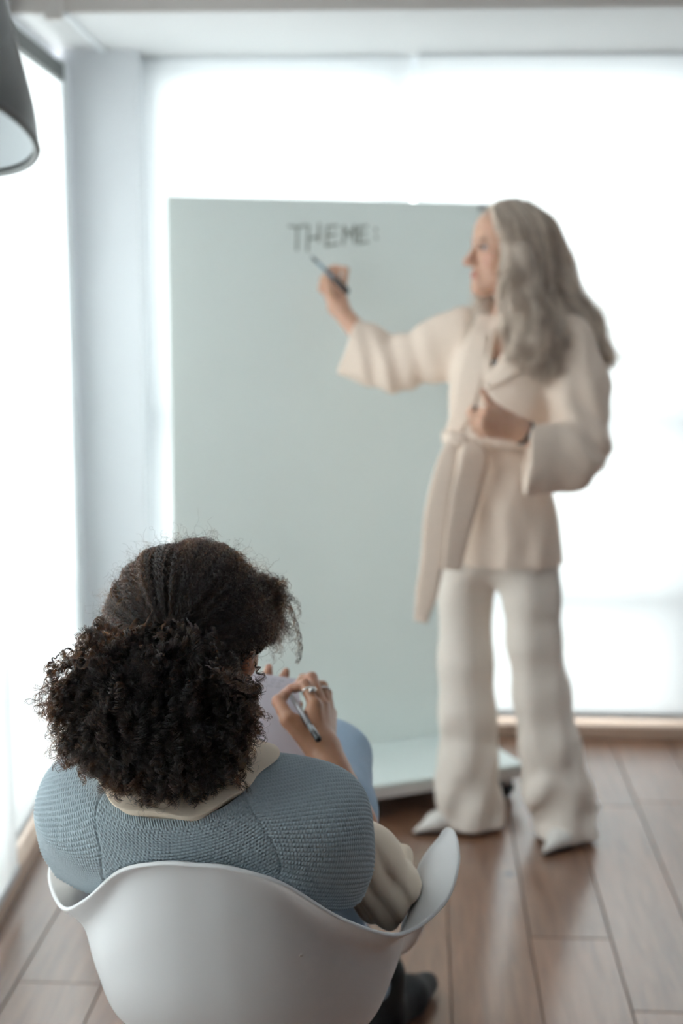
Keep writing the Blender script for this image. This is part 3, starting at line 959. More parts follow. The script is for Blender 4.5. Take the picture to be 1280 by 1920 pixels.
ribbon('belt_tail', t1, np.interp(np.linspace(0, 1, 30), [0, .15, .5, .8, 1], [.014, .026, .034, .030, .018]), (-0.1, -1, 0), 0.007, m_jacket, lady, W0)
t2 = catmull([wp(880, 826, 3.715), wp(888, 862, 3.695), wp(872, 930, 3.70), wp(858, 1000, 3.70), wp(846, 1068, 3.71)], 30)
ribbon('belt_tail', t2, np.interp(np.linspace(0, 1, 30), [0, .2, .5, 1], [.018, .040, .042, .026]), (0.25, -1, 0), 0.007, m_jacket, lady, W0)
kn = union([ell(wp(862, 826, 3.725), (.028, .018, .020)), ell(wp(846, 822, 3.73), (.014, .014, .022))], 0.01)
lo, hi = bounds([wp(862, 826, 3.725)], 0.05)
solid_obj('belt_knot', kn, lo, hi, 0.004, m_jacket, lady, 1, W0)

# --- trousers
rl = [(885, 1020, 3.93, 60), (872, 1120, 3.92, 50), (872, 1240, 3.91, 52), (875, 1340, 3.90, 55), (876, 1430, 3.89, 57), (879, 1500, 3.88, 60), (884, 1560, 3.87, 60), (886, 1640, 3.87, 58)]
ll = [(985, 1020, 3.84, 66), (998, 1120, 3.83, 54), (1002, 1200, 3.83, 52), (1015, 1300, 3.83, 54), (1028, 1400, 3.82, 58), (1045, 1480, 3.81, 64), (1062, 1570, 3.79, 60), (1070, 1660, 3.78, 56)]
def leg_field(L_):
    return union(chain([wp(a, b, c_) for a, b, c_, d in L_], [rr(d, c_) for a, b, c_, d in L_], ((-.3, 1, 0), 0.86)), 0.03)
hips = ell(wp(940, 990, 3.88), (.150, .115, .16))
legs = [leg_field(rl), leg_field(ll)]
wv3 = Waves(8, 0.08, 0.20, 11, (1, 1, 0.10)); wv4 = Waves(8, 0.05, 0.11, 12, (1, 1, 0.8))
zt = wp(940, 1560, 3.8)[2]
def trs(P):
    d = smin(legs[0](P), legs[1](P), 0.012)
    d = smin(d, hips(P), 0.05)
    low = smoothstep(0.42, 0.10, P[:, 2])
    # pressed crease down the front of each leg
    fold = 0.006 * wv3(P) + 0.010 * wv4(P) * low
    swirl = np.sin((P[:, 0] * 1.0 - P[:, 2] * 0.45 + P[:, 1] * .3) * 58 + 2.2 * wv3(P)) * 0.007 * low
    drop = np.sin(P[:, 0] * 60 + P[:, 1] * 40) * 0.003
    d = d + fold + swirl + drop
    return smax(d, 0.012 - P[:, 2], 0.008)
lo, hi = bounds([wp(800, 960, 4.02), wp(1150, 1600, 3.66)], 0.02); lo[2] = -0.005
solid_obj('trousers', trs, lo, hi, 0.0055, m_trouser, lady, 1, W0)

# --- shoes
def shoe(heel, toe):
    heel, toe = np.asarray(heel, float), np.asarray(toe, float)
    d = toe - heel; Lh = np.linalg.norm(d); d /= Lh
    s = np.array((-d[1], d[0], 0))
    root_v = heel
    fs = chain([heel + (0, 0, .075), heel + d * Lh * .35 + (0, 0, .052), heel + d * Lh * .66 + (0, 0, .030), heel + d * Lh * .985 + (0, 0, .014)], [.030, .033, .032, .006], ((0, 0, 1), 0.75))
    up = union(fs, .02)
    body = lambda P: smax(up(P), 0.008 - P[:, 2], .004)
    o = solid_obj('shoe', body, *bounds([heel, toe, heel + (0, 0, .12)], .05), 0.0035, m_shoe, lady, 2, W0)
    k = 9
    t = np.linspace(0, 1, 24)
    hw = np.interp(t, [0, .1, .35, .68, .9, 1], [.012, .026, .025, .034, .014, .002])
    ht = np.interp(t, [0, .3, .62, 1], [.052, .036, .006, .004])
    P = heel[None] + d * (t * Lh)[:, None]
    V = np.stack([np.concatenate([P[:, :2] + s[:2] * (sg * hw)[:, None], (ht + dz)[:, None]], 1) for sg, dz in ((1, 0), (1, .006), (-1, .006), (-1, 0))], 1)
    V[..., 2] = np.maximum(V[..., 2], 0.001)
    F = [tuple(q) for q in grid_faces(24, 4)] + [(0, 1, 2, 3), (95, 94, 93, 92)]
    pydata('sole', V.reshape(-1, 3) - W0, F, m_sole, o)
    hv, hf = tube_geo([heel + d * .012 + (0, 0, .06), heel + d * .010 + (0, 0, .001)], [.015, .008], 10)
    pydata('heel', hv - W0, hf, m_sole, o, True)
    return o
def fl(px, py):
    t = at(px, py, 3.0); k = CAM_H / (CAM_H - t[2])
    return np.array((t[0] * k, 3.0 * k, 0.0))
tR = fl(775, 1568); hR = tR + np.array((.205, .115, 0))
tL = fl(1018, 1607); hL = tL + np.array((.155, .185, 0))
shoe(hR, tR); shoe(hL, tL)

# --- body: head, neck, chest and both hands in one skin
HC = wp(952, 468, 3.83)
HR = frame_of((-0.93, -0.30, 0.03))
HS = 1.02
neck_b = wp(965, 622, 3.90)
hf_w, hw_ = head_field(HC, HR, HS, neck_b, 0.052)
chest = union([ell(wp(968, 690, 3.87), (.145, .095, .16), np.array([[math.cos(WY), -math.sin(WY), 0], [math.sin(WY), math.cos(WY), 0], [0, 0, 1]])),
               seg(wp(885, 632, 3.95), wp(1055, 640, 3.80), .045)], .05)
upper = union([hf_w, chest], 0.04)
V1, F1 = solid(upper, *bounds([HC, wp(870, 640, 4.0), wp(1075, 800, 3.75)], .14), 0.0040)
V1 = relax(V1, F1, 1)
# right hand pinching the marker, seen from its thumb side
def h(px, py, dy): return wp(px, py, 4.10 + dy)
hand_r = hand_field(h(634, 578, -.01), wp(700, 655, 4.05),
    [h(643, 541, .005), h(633, 536, .025), h(622, 538, .038), h(612, 545, .046)],
    [[h(648, 506, .010), h(627, 501, .022), h(611, 507, .030)], [h(630, 504, .050), h(614, 508, .052), h(608, 522, .044)],
     [h(614, 512, .060), h(604, 524, .054), h(607, 538, .040)], [h(604, 528, .060), h(600, 541, .050), h(606, 549, .038)]],
    [h(628, 568, -.018), h(618, 545, -.026), h(613, 525, -.010), h(612, 509, .014)], 0.0088, 0.025)
mk0 = wp(584, 481, 4.165); mk1 = wp(651, 547, 4.03)
mk_room = seg(mk0, mk1 + (mk1 - mk0) * .05, .0105)
V2, F2 = solid(lambda P: np.maximum(hand_r(P), -mk_room(P)), *bounds([h(600, 495, -.04), h(700, 660, .07), wp(700, 655, 4.0)], .03), 0.0022)
V2 = relax(V2, F2, 1)
# left hand, closed loosely before the waist with the thumb up
def g(px, py, dy): return wp(px, py, 3.60 + dy)
hand_l = hand_field(g(982, 808, .03), wp(1050, 850, 3.66),
    [g(912, 772, -.012), g(905, 786, -.018), g(905, 800, -.012), g(912, 812, -.002)],
    [[g(886, 768, .010), g(880, 774, .030), g(893, 780, .042)], [g(886, 783, .004), g(884, 792, .026), g(900, 794, .038)],
     [g(889, 798, .006), g(890, 806, .026), g(905, 806, .036)], [g(899, 812, .012), g(902, 816, .028), g(914, 814, .034)]],
    [g(958, 786, .020), g(930, 768, .012), g(914, 752, .008), g(905, 733, .006)], 0.0092, 0.027)
V3, F3 = solid(hand_l, *bounds([g(870, 725, -.04), wp(1055, 860, 3.72)], .03), 0.0025)
V3 = relax(V3, F3, 1)
Vb = np.vstack([V1, V2, V3]); Fb = np.vstack([F1, F2 + len(V1), F3 + len(V1) + len(V2)])
body = pydata('body', Vb - W0, Fb, m_skin_w, lady, True)
skin = np.array((0.62, 0.36, 0.25))
colv = np.tile(skin, (len(Vb), 1))
def dab(cols, V, p, r, c, amt):
    w_ = np.exp(-((V - p) ** 2).sum(1) / r ** 2)[:, None] * amt
    return cols * (1 - w_) + np.array(c) * w_
for y in (.012, 0, -.012):
    colv = dab(colv, Vb, hw_(.099, y, -.069), .010, (.45, .15, .13), .8)
for y in (-1, 1):
    for k_ in np.linspace(.012, .046, 6):
        colv = dab(colv, Vb, hw_(.094 - k_ * .25, y * k_, .021), .007, (.28, .18, .13), .55)
        colv = dab(colv, Vb, hw_(.090 - k_ * .25, y * k_, .004), .006, (.16, .09, .07), .75)
    colv = dab(colv, Vb, hw_(.08, y * .045, -.028), .022, (.62, .28, .22), .5)
colv = dab(colv, Vb, hw_(.112, 0, -.036), .014, (.60, .25, .19), .6)
paint(body, colv)
m_eye = mat('eye_white', (0.42, 0.38, 0.36), 0.35)
m_iris = mat('grey_blue_iris', (0.06, 0.08, 0.10), 0.15)
for y in (-1, 1):
    ev, ef = solid(ell(hw_(.0755, y * .031, .000), np.full(3, .0108)), *bounds([hw_(.0795, y * .031, .0)], .018), 0.0022)
    e_ = pydata('eye', ev - W0, ef, m_eye, lady, True)
    iv, if_ = solid(ell(hw_(.0815, y * .031, .000), np.full(3, .0068)), *bounds([hw_(.0855, y * .031, .0)], .011), 0.0014)
    pydata('iris', iv - W0, if_, m_iris, e_, True)
# dark strip standing in for the shadow in the neck opening
tv = [wp(905, 700, 3.735), wp(915, 680, 3.74), wp(925, 672, 3.745)]
ribbon('neck_shadow', catmull([surf_front(905, 700, -.004), surf_front(913, 688, -.006), surf_front(928, 676, -.010)], 12), .006, fN, .004, m_neck_shadow, lady, W0)
# bracelet and ring
bc = g(984, 812, .03); bd = wp(1050, 850, 3.66) - bc; bd /= np.linalg.norm(bd)
b1 = np.cross(bd, (0, 1, 0)); b1 /= np.linalg.norm(b1); b2_ = np.cross(bd, b1)
th = np.linspace(0, 2 * np.pi, 33)
vv, ff = tube_geo(bc + .0285 * np.cos(th)[:, None] * b1 + .026 * np.sin(th)[:, None] * b2_, .006, 8, False)
pydata('bracelet', vv - W0, ff, m_black, lady, True)
rg = union([ell(g(891, 764, -.002), (.006, .005, .005)), ell(g(889, 769, .0), (.009, .006, .0035))], .003)
vv, ff = solid(rg, *bounds([g(892, 764, 0)], .02), .0018)
pydata('ring', vv - W0, ff, mat('dark_stone_ring', (.05, .05, .05), .25, metal=.6), lady, True)

# --- long wavy hair: a body underneath and strands over it
hb = [ell(hw_(-.030, 0, .035), np.array((.100, .092, .092)), HR),
      ell(hw_(-.055, 0, -.06), np.array((.075, .088, .12)), HR)]
back_mass = chain([wp(1005, 470, 3.88), wp(1030, 560, 3.86), wp(1050, 640, 3.80)], [.082, .070, .050]) + chain([wp(1040, 520, 3.90), wp(1090, 610, 3.86), wp(1128, 682, 3.83)], [.060, .042, .014])
front_mass = chain([wp(975, 470, 3.755), wp(975, 560, 3.735), wp(1005, 640, 3.715), wp(1022, 690, 3.705)], [.040, .048, .050, .028]) + \
             chain([wp(948, 430, 3.765), wp(946, 500, 3.75), wp(950, 580, 3.735), wp(950, 640, 3.72)], [.018, .022, .024, .010])
far_mass = chain([wp(930, 560, 3.93), wp(908, 590, 3.90), wp(888, 632, 3.86)], [.030, .034, .018])
hairb = union(hb + back_mass + front_mass + far_mass, 0.022)
wv5 = Waves(9, .045, .09, 21, (1, 1, .35))
face_cut = ell(hw_(.088, 0, -.040), np.array((.066, .080, .108)), HR)
hair_body = lambda P: smax(hairb(P) + .006 * wv5(P) + .004, -face_cut(P), .012)
lo, hi = bounds([wp(860, 372, 3.98), wp(1150, 705, 3.62), HC + .12, HC - .12], .02)
Vh, Fh = solid(hair_body, lo, hi, .0045)
Vh = relax(Vh, Fh, 1)
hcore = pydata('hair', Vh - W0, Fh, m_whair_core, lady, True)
# strands: start on the crown parting, follow guide curves
guides = []
def gd_(pts): guides.append(catmull(np.array(pts), 24))
top = hw_(-.02, 0.0, .125)
gd_([hw_(.055, .012, .105), hw_(.062, .060, .060), wp(948, 470, 3.752), wp(940, 540, 3.735), wp(952, 600, 3.725), wp(946, 660, 3.715)])
gd_([hw_(.04, .015, .115), hw_(.035, .075, .060), wp(968, 480, 3.735), wp(965, 550, 3.715), wp(985, 620, 3.70), wp(982, 672, 3.70)])
gd_([hw_(.02, .015, .122), hw_(.01, .085, .060), wp(990, 490, 3.74), wp(990, 560, 3.705), wp(1012, 630, 3.69), wp(1005, 700, 3.69)])
gd_([hw_(-.01, .012, .125), hw_(-.03, .090, .060), wp(1015, 500, 3.765), wp(1020, 570, 3.74), wp(1032, 640, 3.715), wp(1035, 698, 3.705)])
gd_([hw_(-.04, .010, .120), hw_(-.075, .080, .060), wp(1038, 500, 3.80), wp(1052, 570, 3.78), wp(1066, 630, 3.75), wp(1050, 690, 3.73)])
gd_([hw_(-.06, .0, .112), hw_(-.112, .050, .060), wp(1060, 500, 3.85), wp(1078, 570, 3.84), wp(1108, 630, 3.82), wp(1132, 690, 3.81)])
gd_([hw_(-.07, -.01, .110), hw_(-.122, .0, .055), wp(1066, 490, 3.92), wp(1086, 560, 3.90), wp(1118, 625, 3.86), wp(1141, 672, 3.83)])
gd_([hw_(.05, -.012, .105), hw_(.062, -.058, .060), hw_(.04, -.085, -.02), hw_(.035, -.085, -.09), wp(905, 596, 3.90), wp(880, 640, 3.86)])
gd_([hw_(.02, -.012, .120), hw_(.02, -.085, .060), hw_(.0, -.095, -.03), hw_(.0, -.09, -.10), wp(920, 605, 3.90), wp(898, 645, 3.85)])
guides = np.array(guides)
NS = 5200
order = [0, 1, 2, 3, 4, 5, 6]
gi = RNG.uniform(0, 6, NS); lo_i = np.floor(gi).astype(int); fr = (gi - lo_i)[:, None, None]
S_ = guides[lo_i] * (1 - fr) + guides[lo_i + 1] * fr
far = RNG.random(NS) < 0.13
f2 = RNG.random(NS)[:, None, None]
S_ = np.where(far[:, None, None], guides[7] * (1 - f2) + guides[8] * f2, S_)
tt = np.linspace(0, 1, 24)[None, :, None]
clump = np.floor(gi / 6 * 90).astype(int) % 90
cph = RNG.uniform(0, 6.28, (90, 3)); cof = RNG.normal(size=(90, 3)) * .010
wav = np.sin(tt * RNG.uniform(13, 17, (90, 1, 1))[clump] + cph[clump][:, None, :]) * .014 * smoothstep(.2, .75, tt)
S_ = S_ + wav + cof[clump][:, None, :] * smoothstep(.1, .9, tt) + RNG.normal(size=(NS, 1, 3)) * (.003 + .007 * tt)
# strands may end at different heights
ln = RNG.uniform(.82, 1.03, NS)
low_cl = np.random.default_rng(77).random(90) < .38
dk = low_cl[clump]
hair_object('hair_strand', S_[~dk] - W0, m_whair, hcore, .00050, .00028)
hair_object('hair_strand', S_[dk] - W0, m_whair_low, hcore, .00050, .00028)
# --- the marker in her hand
m_marker = mat('grey_marker_barrel', (.16, .24, .30), .35)
ax = (mk1 - mk0); Lm = np.linalg.norm(ax); ax /= Lm
marker = empty('marker', tuple(mk0), 0, 'slim dark board marker held by the standing person', 'marker')
tube('barrel', [ax * .012, ax * (Lm * .68)], [.0045, .0060], m_marker, marker, 16)
tube('tip', [ax * 0, ax * .006, ax * .030], [.0018, .0040, .0052], m_black, marker, 14)
tube('cap', [ax * (Lm * .66), ax * (Lm * .72), ax * Lm], [.0078, .0092, .0085], m_black, marker, 16)
# ------------------------------------------------------------------ the seated listener
m_skin_g = skin_material('brown_skin', 0.42)
m_shirt = mat('ecru_cotton_shirt', (0.88, 0.745, 0.60), 0.8, noise=(50, 0.03), bump=(450, 0.12, 0.0008))
m_jean = mat('light_blue_denim', (0.36, 0.47, 0.60), 0.85, noise=(160, 0.10), bump=(700, 0.25, 0.001))
m_boot = mat('black_boot_leather', (0.010, 0.011, 0.013), 0.6, spec=0.25)
m_silver = mat('polished_silver', (0.75, 0.73, 0.70), 0.18, metal=1.0)

G0 = np.array((-0.17, 2.0, 0.43))
girl = empty('person', (G0[0], G0[1], 0.0), 0.0, 'seated person in a blue knitted vest and jeans writing on a note pad', 'person')
GO = np.array((G0[0], G0[1], 0.0))

# how far cloth and body may reach inside the chair shell
_zb = np.linspace(.40, .95, 90)
def _chair_table():
    cols = []
    for j in range(132):
        cc = prof[j]
        rw = np.hypot(cc[:, 0], cc[:, 1]); o_ = np.argsort(cc[:, 2])
        lim = np.interp(_zb, cc[o_, 2], rw[o_])
        top = cc[:, 2].max()
        lim = np.where(_zb > top, lim + (_zb - top) * 1.8, lim)
        cols.append((math.atan2(prof[j, 8, 1], prof[j, 8, 0]), lim))
    cols.sort(key=lambda e: e[0])
    ta = np.array([e[0] for e in cols]); tb = np.array([e[1] for e in cols])
    return np.concatenate([ta[-1:] - 2 * np.pi, ta, ta[:1] + 2 * np.pi]), np.vstack([tb[-1:], tb, tb[:1]])
_TA, _TB = _chair_table()
def chair_polar(P):
    """radius from the chair's axis, the shell's radius at that angle and height, local x and y"""
    c_, s_ = math.cos(CH_RZ), math.sin(CH_RZ)
    q = P - np.array(CH_LOC)
    x, y, z = q[:, 0] * c_ + q[:, 1] * s_, -q[:, 0] * s_ + q[:, 1] * c_, q[:, 2]
    th_, r_ = np.arctan2(y, x), np.hypot(x, y)
    i = np.clip(np.searchsorted(_TA, th_) - 1, 0, len(_TA) - 2); f = (th_ - _TA[i]) / (_TA[i + 1] - _TA[i] + 1e-9)
    k = np.clip((z - _zb[0]) / (_zb[1] - _zb[0]), 0, 88.999); k0 = k.astype(int); kf = k - k0
    lo_ = _TB[i, k0] * (1 - kf) + _TB[i, k0 + 1] * kf
    hi_ = _TB[i + 1, k0] * (1 - kf) + _TB[i + 1, k0 + 1] * kf
    return r_, lo_ * (1 - f) + hi_ * f, x, y
def in_chair(fld, gap=.008):
    """a field cut back so that it stays clear of the chair shell"""
    def g_(P):
        r_, lim, x, y = chair_polar(P)
        near = (np.abs(x) < .34) & (np.abs(y) < .31) & (P[:, 2] < .86)
        cut = np.where(near & (y < .10), r_ - lim + gap, -1.0)
        cut = np.maximum(cut, np.where(near & (y >= .10) & (np.abs(x) > .13), r_ - lim + gap, -1.0))
        cut = np.maximum(cut, np.where(near, .452 - P[:, 2], -1.0))
        return np.maximum(fld(P), cut * .7)
    return g_
def inside_chair(P, gap=0.010):
    c_, s_ = math.cos(CH_RZ), math.sin(CH_RZ)
    q = P.reshape(-1, 3)
    r_, lim, x, y = chair_polar(q)
    rn = np.where(y < .02, smin(r_, lim - gap, .012), r_)
    sc_ = rn / np.maximum(r_, 1e-6)
    x, y = x * sc_, y * sc_
    out = np.stack([x * c_ - y * s_, x * s_ + y * c_, q[:, 2] - CH_LOC[2]], 1) + np.array(CH_LOC)
    return out.reshape(P.shape)

# --- knitted vest: a surface of stitches
def knit_material():
    m = bpy.data.materials.new('dusty_blue_yarn')
    nt, N, L, b = nodes_of(m)
    tc = N.new('ShaderNodeTexCoord')
    nz = N.new('ShaderNodeTexNoise'); nz.inputs['Scale'].default_value = 420; nz.inputs['Detail'].default_value = 3
    n2 = N.new('ShaderNodeTexNoise'); n2.inputs['Scale'].default_value = 14
    L.new(tc.outputs['Object'], nz.inputs['Vector']); L.new(tc.outputs['Object'], n2.inputs['Vector'])
    mx = N.new('ShaderNodeMix'); mx.data_type = 'RGBA'
    mx.inputs['A'].default_value = (0.31, 0.375, 0.415, 1); mx.inputs['B'].default_value = (0.48, 0.56, 0.605, 1)
    av = N.new('ShaderNodeMath'); av.operation = 'MULTIPLY_ADD'; av.inputs[1].default_value = 0.7
    L.new(nz.outputs['Fac'], av.inputs[0])
    hv = N.new('ShaderNodeMath'); hv.operation = 'MULTIPLY'; hv.inputs[1].default_value = 0.3
    L.new(n2.outputs['Fac'], hv.inputs[0]); L.new(hv.outputs[0], av.inputs[2])
    L.new(av.outputs[0], mx.inputs['Factor']); L.new(mx.outputs['Result'], b.inputs['Base Color'])
    b.inputs['Roughness'].default_value = 0.85
    b.inputs['Sheen Weight'].default_value = 0.25
    bp = N.new('ShaderNodeBump'); bp.inputs['Strength'].default_value = 0.3; bp.inputs['Distance'].default_value = 0.0006
    n3 = N.new('ShaderNodeTexNoise'); n3.inputs['Scale'].default_value = 1500
    L.new(tc.outputs['Object'], n3.inputs['Vector']); L.new(n3.outputs['Fac'], bp.inputs['Height']); L.new(bp.outputs['Normal'], b.inputs['Normal'])
    return m
m_knit = knit_material()
# upper rings: half width, centre x, back depth, front depth, side z, back z, front z
vest_rings = np.array([
    (.110, -.218, .128, .100, .893, .846, .870),
    (.150, -.212, .130, .115, .892, .826, .830),
    (.190, -.202, .129, .120, .880, .808, .780),
    (.218, -.195, .127, .120, .855, .790, .730),
    (.232, -.192, .124, .120, .815, .770, .680)])
# the hem, lying inside the rim of the chair: angle, point
hem_keys = [(-180, (-.412, 1.950, .690)), (-150, (-.348, 1.912, .672)), (-120, (-.290, 1.825, .700)), (-90, (-.210, 1.764, .728)), (-60, (-.098, 1.764, .722)),
            (-30, (.008, 1.822, .690)), (0, (.030, 1.895, .690)), (45, (-.03, 2.00, .62)), (90, (-.17, 2.02, .60)), (135, (-.33, 2.02, .62))]
VYAW = math.radians(-4)
VCY = 1.88
def vest_surface(nv, phi):
    Rg = vest_rings
    c_, s_ = np.cos(phi), np.sin(phi)
    x = Rg[:, 0:1] * np.sign(c_) * np.abs(c_) ** 0.86
    dep = np.where(s_[None] < 0, Rg[:, 2:3], Rg[:, 3:4])
    y = dep * np.sign(s_) * np.abs(s_) ** 0.86
    zb = np.maximum(-s_, 0) ** 1.3; zf = np.maximum(s_, 0) ** 1.3
    z = Rg[:, 4:5] + (Rg[:, 5:6] - Rg[:, 4:5]) * zb + (Rg[:, 6:7] - Rg[:, 4:5]) * zf
    X = Rg[:, 1:2] + x * math.cos(VYAW) - y * math.sin(VYAW)
    Y = VCY + x * math.sin(VYAW) + y * math.cos(VYAW)
    K_ = np.stack([X, Y, z], -1)                                   # 5 x n x 3
    hk = np.array([h_[1] for h_ in hem_keys]); ha = np.radians([h_[0] for h_ in hem_keys])
    fine = catmull(hk, 720, True)
    idx = np.arange(len(ha) + 1); aa = np.append(ha, ha[0] + 2 * np.pi)
    pm = np.mod(phi - ha[0], 2 * np.pi) + ha[0]
    pos = np.interp(pm, aa, idx) / len(ha) * 720
    i0 = np.floor(pos).astype(int) % 720; fr_ = (pos - np.floor(pos))[:, None]
    H = fine[i0] * (1 - fr_) + fine[(i0 + 1) % 720] * fr_
    out = K_[-1] - np.array((-.19, VCY, 0)); out[:, 2] = 0
    M_ = K_[-1] * .45 + H * .55 + out / (np.linalg.norm(out, axis=1)[:, None]) * .010
    M_[:, 2] = K_[-1][:, 2] * .42 + H[:, 2] * .58
    K_ = np.concatenate([K_, M_[None], H[None]], 0)
    P = catmull(K_.reshape(len(K_), -1), nv).reshape(nv, -1, 3)
    # soft sag of the cloth
    P[..., 2] += 0.003 * np.sin(P[..., 0] * 38 + 1.0) * np.linspace(0, 1, nv)[:, None]
    P[..., 1] += 0.003 * np.sin(P[..., 0] * 22 + P[..., 2] * 30)
    return P
# finer steps where the back is seen
ph = np.concatenate([np.linspace(-math.pi * 1.08, math.pi * 0.08, 860, endpoint=False), np.linspace(math.pi * 0.08, math.pi * 0.92, 90, endpoint=False)])
NV = 230
VP = vest_surface(NV, ph)
du = np.linalg.norm(np.diff(VP, axis=1, append=VP[:, :1]), axis=2)
j0 = int(np.argmin(np.abs(ph + math.pi / 2)))
U = np.cumsum(du, 1); U = U - U[:, j0:j0 + 1]
dv = np.linalg.norm(np.diff(VP, axis=0, prepend=VP[:1]), axis=2)
Vv = np.cumsum(dv, 0)
nrm = np.cross(np.gradient(VP, axis=1), np.gradient(VP, axis=0)); nrm /= np.linalg.norm(nrm, axis=2, keepdims=True) + 1e-12
if nrm[NV // 2, j0, 1] > 0:
    nrm = -nrm
def stitches(u, v, pu, pv):
    row = np.floor(v / pv)
    a = u / pu + 0.5 * np.mod(row, 2)
    fu = a - np.floor(a); fv = v / pv - row
    return np.abs(np.sin(np.pi * fu)) ** 0.7 * np.sin(np.pi * fv) ** 0.8
seam = 0.108 + 0.012 * np.sin(Vv * 12)
inner = stitches(U, Vv, 0.0054, 0.0047)
ang = math.radians(38)
Us = np.abs(U) - seam
rot_u, rot_v = Us * math.cos(ang) + Vv * math.sin(ang), -Us * math.sin(ang) + Vv * math.cos(ang)
outerp = stitches(rot_u, rot_v, 0.0054, 0.0047)
hgt = np.where(np.abs(U) < seam, inner, outerp)
groove = np.exp(-((np.abs(U) - seam) / 0.0022) ** 2)
rib = np.exp(-(Vv / 0.010) ** 2)
hgt = hgt * (1 - rib) + rib * (0.5 + 0.5 * np.sin(U / 0.0035 * 2 * np.pi)) * 0.9
VP = inside_chair(VP)
VP = VP + nrm * (0.0021 * hgt - 0.0022 * groove)[..., None]
inn0 = VP[0] - nrm[0] * 0.006 + np.array((0, 0, -.006))
inn1 = VP[-1] - nrm[-1] * 0.004 + np.array((0, 0, .004))
edge0 = VP[0] - nrm[0] * 0.003 + np.array((0, 0, .0016))
VPf = np.concatenate([inn0[None], edge0[None], VP, inn1[None]], 0)
pydata('vest', VPf.reshape(-1, 3) - GO, grid_faces(len(VPf), len(ph)), m_knit, girl, True)

# --- shirt collar
cph_ = np.linspace(-math.pi * 1.25, math.pi * 0.25, 150)
base = vest_surface(60, cph_)[0]
cen = np.array((-0.216, 1.842, 0.0))
rows = []
back = np.exp(-((cph_ + math.pi / 2 + 0.06) / 0.10) ** 2)              # the notch where both wings meet
tipR = np.exp(-((cph_ + 0.12) / 0.16) ** 2); tipL = np.exp(-((cph_ + math.pi - 0.12) / 0.2) ** 2)
out_d = base - cen; out_d[:, 2] = 0; out_d /= np.linalg.norm(out_d, axis=1)[:, None]
wid = 0.040 - 0.024 * back
for k, (o_, zz_) in enumerate(((-.010, -.012), (.004, .006), (.008, .0095), (.002, .013), (-.35, .022), (-.7, .030), (-1.0, .034), (-1.05, .030), (-.6, .018), (-.2, .004))):
    off = o_ if abs(o_) < .02 else 0.0
    w_ = (-o_ if abs(o_) > .02 else 0.0)
    p = base + out_d * (off + (0.018 * tipR + .006 * tipL) * (1 if 1 <= k <= 3 else 0))[:, None] - out_d * (w_ * wid)[:, None]
    p[:, 2] += zz_ - 0.010 * back * (abs(o_) > .02)
    p += out_d * (0.0025 * np.sin(cph_ * 9 + k * .6))[:, None]
    p[:, 2] += 0.003 * np.sin(cph_ * 7 + 1.0)
    rows.append(p)
rows = catmull(np.array(rows).reshape(len(rows), -1), 40).reshape(40, -1, 3)
pydata('collar', rows.reshape(-1, 3) - GO, grid_faces(40, 150, False), m_shirt, girl, True)

# --- sleeves
elb = at(728, 1676, 1.98)
slv = chain([np.array((-.022, 1.90, .78)), (np.array((-.022, 1.90, .78)) + elb) / 2 + (.012, 0, 0), elb, at(716, 1612, 2.07)], [.046, .046, .041, .036])
hol = seg(at(706, 1560, 2.13), at(722, 1622, 2.05), .036, .024)
fr = union(slv, .03)
cuff = union([ell(at(730, 1598, 2.05), (.028, .024, .018))], .01)
wv6 = Waves(8, .05, .09, 31, (1.2, .6, .7))
sdir = (elb - np.array((-.022, 1.90, .78))); sdir /= np.linalg.norm(sdir)
def sleeve(P):
    d = smin(fr(P), cuff(P), .02)
    q_ = P[:, 0] * .92 + P[:, 2] * .36 - P[:, 1] * .12
    ridge = .45 - np.abs(np.sin(q_ * 96 + 1.1 * wv6(P * .5) + 6.0 * P[:, 2]))
    return d + .005 * wv6(P) + .0075 * ridge * smoothstep(.80, .71, P[:, 2])
solid_obj('sleeve', in_chair(sleeve), *bounds([(.0, 1.86, .84), (.13, 2.14, .58), elb], .05), .0035, m_shirt, girl, 1, GO)
elb_l = np.array((-.365, 2.03, .70))
fl_ = union(chain([np.array((-.375, 1.90, .79)), elb_l, np.array((-.30, 2.17, .715))], [.045, .042, .042]), .03)
solid_obj('sleeve', in_chair(lambda P: fl_(P) + .006 * wv6(P)), *bounds([(-.43, 1.85, .84), (-.25, 2.24, .62)], .02), .006, m_shirt, girl, 1, GO)

# --- jeans and boots; the note pad rests on the thigh
PTR, PTL = at(556, 1277, 2.352), at(396, 1254, 2.302)
pu = PTR - PTL; pw = np.linalg.norm(pu); pu /= pw
pdn = np.array((0.0, -.76, -.65)); pdn -= pu * (pdn @ pu); pdn /= np.linalg.norm(pdn)
pn = np.cross(pu, pdn); pn = pn if pn[1] < 0 else -pn
PHH = .27
def under_pad(fld):
    def g_(P):
        q = P - PTL
        u, v, n_ = q @ pu, q @ pdn, q @ pn
        m_ = (u > -.012) & (u < pw + .012) & (v > -.012) & (v < PHH + .012) & (n_ < .12)
        return np.where(m_, np.maximum(fld(P), n_ + .010), fld(P))
    return g_
kneeR = at(626, 1422, 2.42)
legR = chain([np.array((-.06, 2.02, .505)), at(612, 1530, 2.2), kneeR, np.array((-.20, 2.56, .60)), np.array((-.33, 2.62, .52))], [.088, .080, .064, .058, .046])
kneeL = np.array((-.13, 2.47, .49))
legL = chain([np.array((-.25, 2.02, .50)), kneeL, np.array((.0, 2.66, .26)), np.array((.068, 2.72, .12))], [.088, .070, .048, .042])
pel = ell((-.155, 1.99, .530), (.150, .11, .07))
jf = union(legR + legL + [pel], .022)
wv7 = Waves(8, .05, .12, 41)
chair_floor = lambda P: P[:, 2] - .44
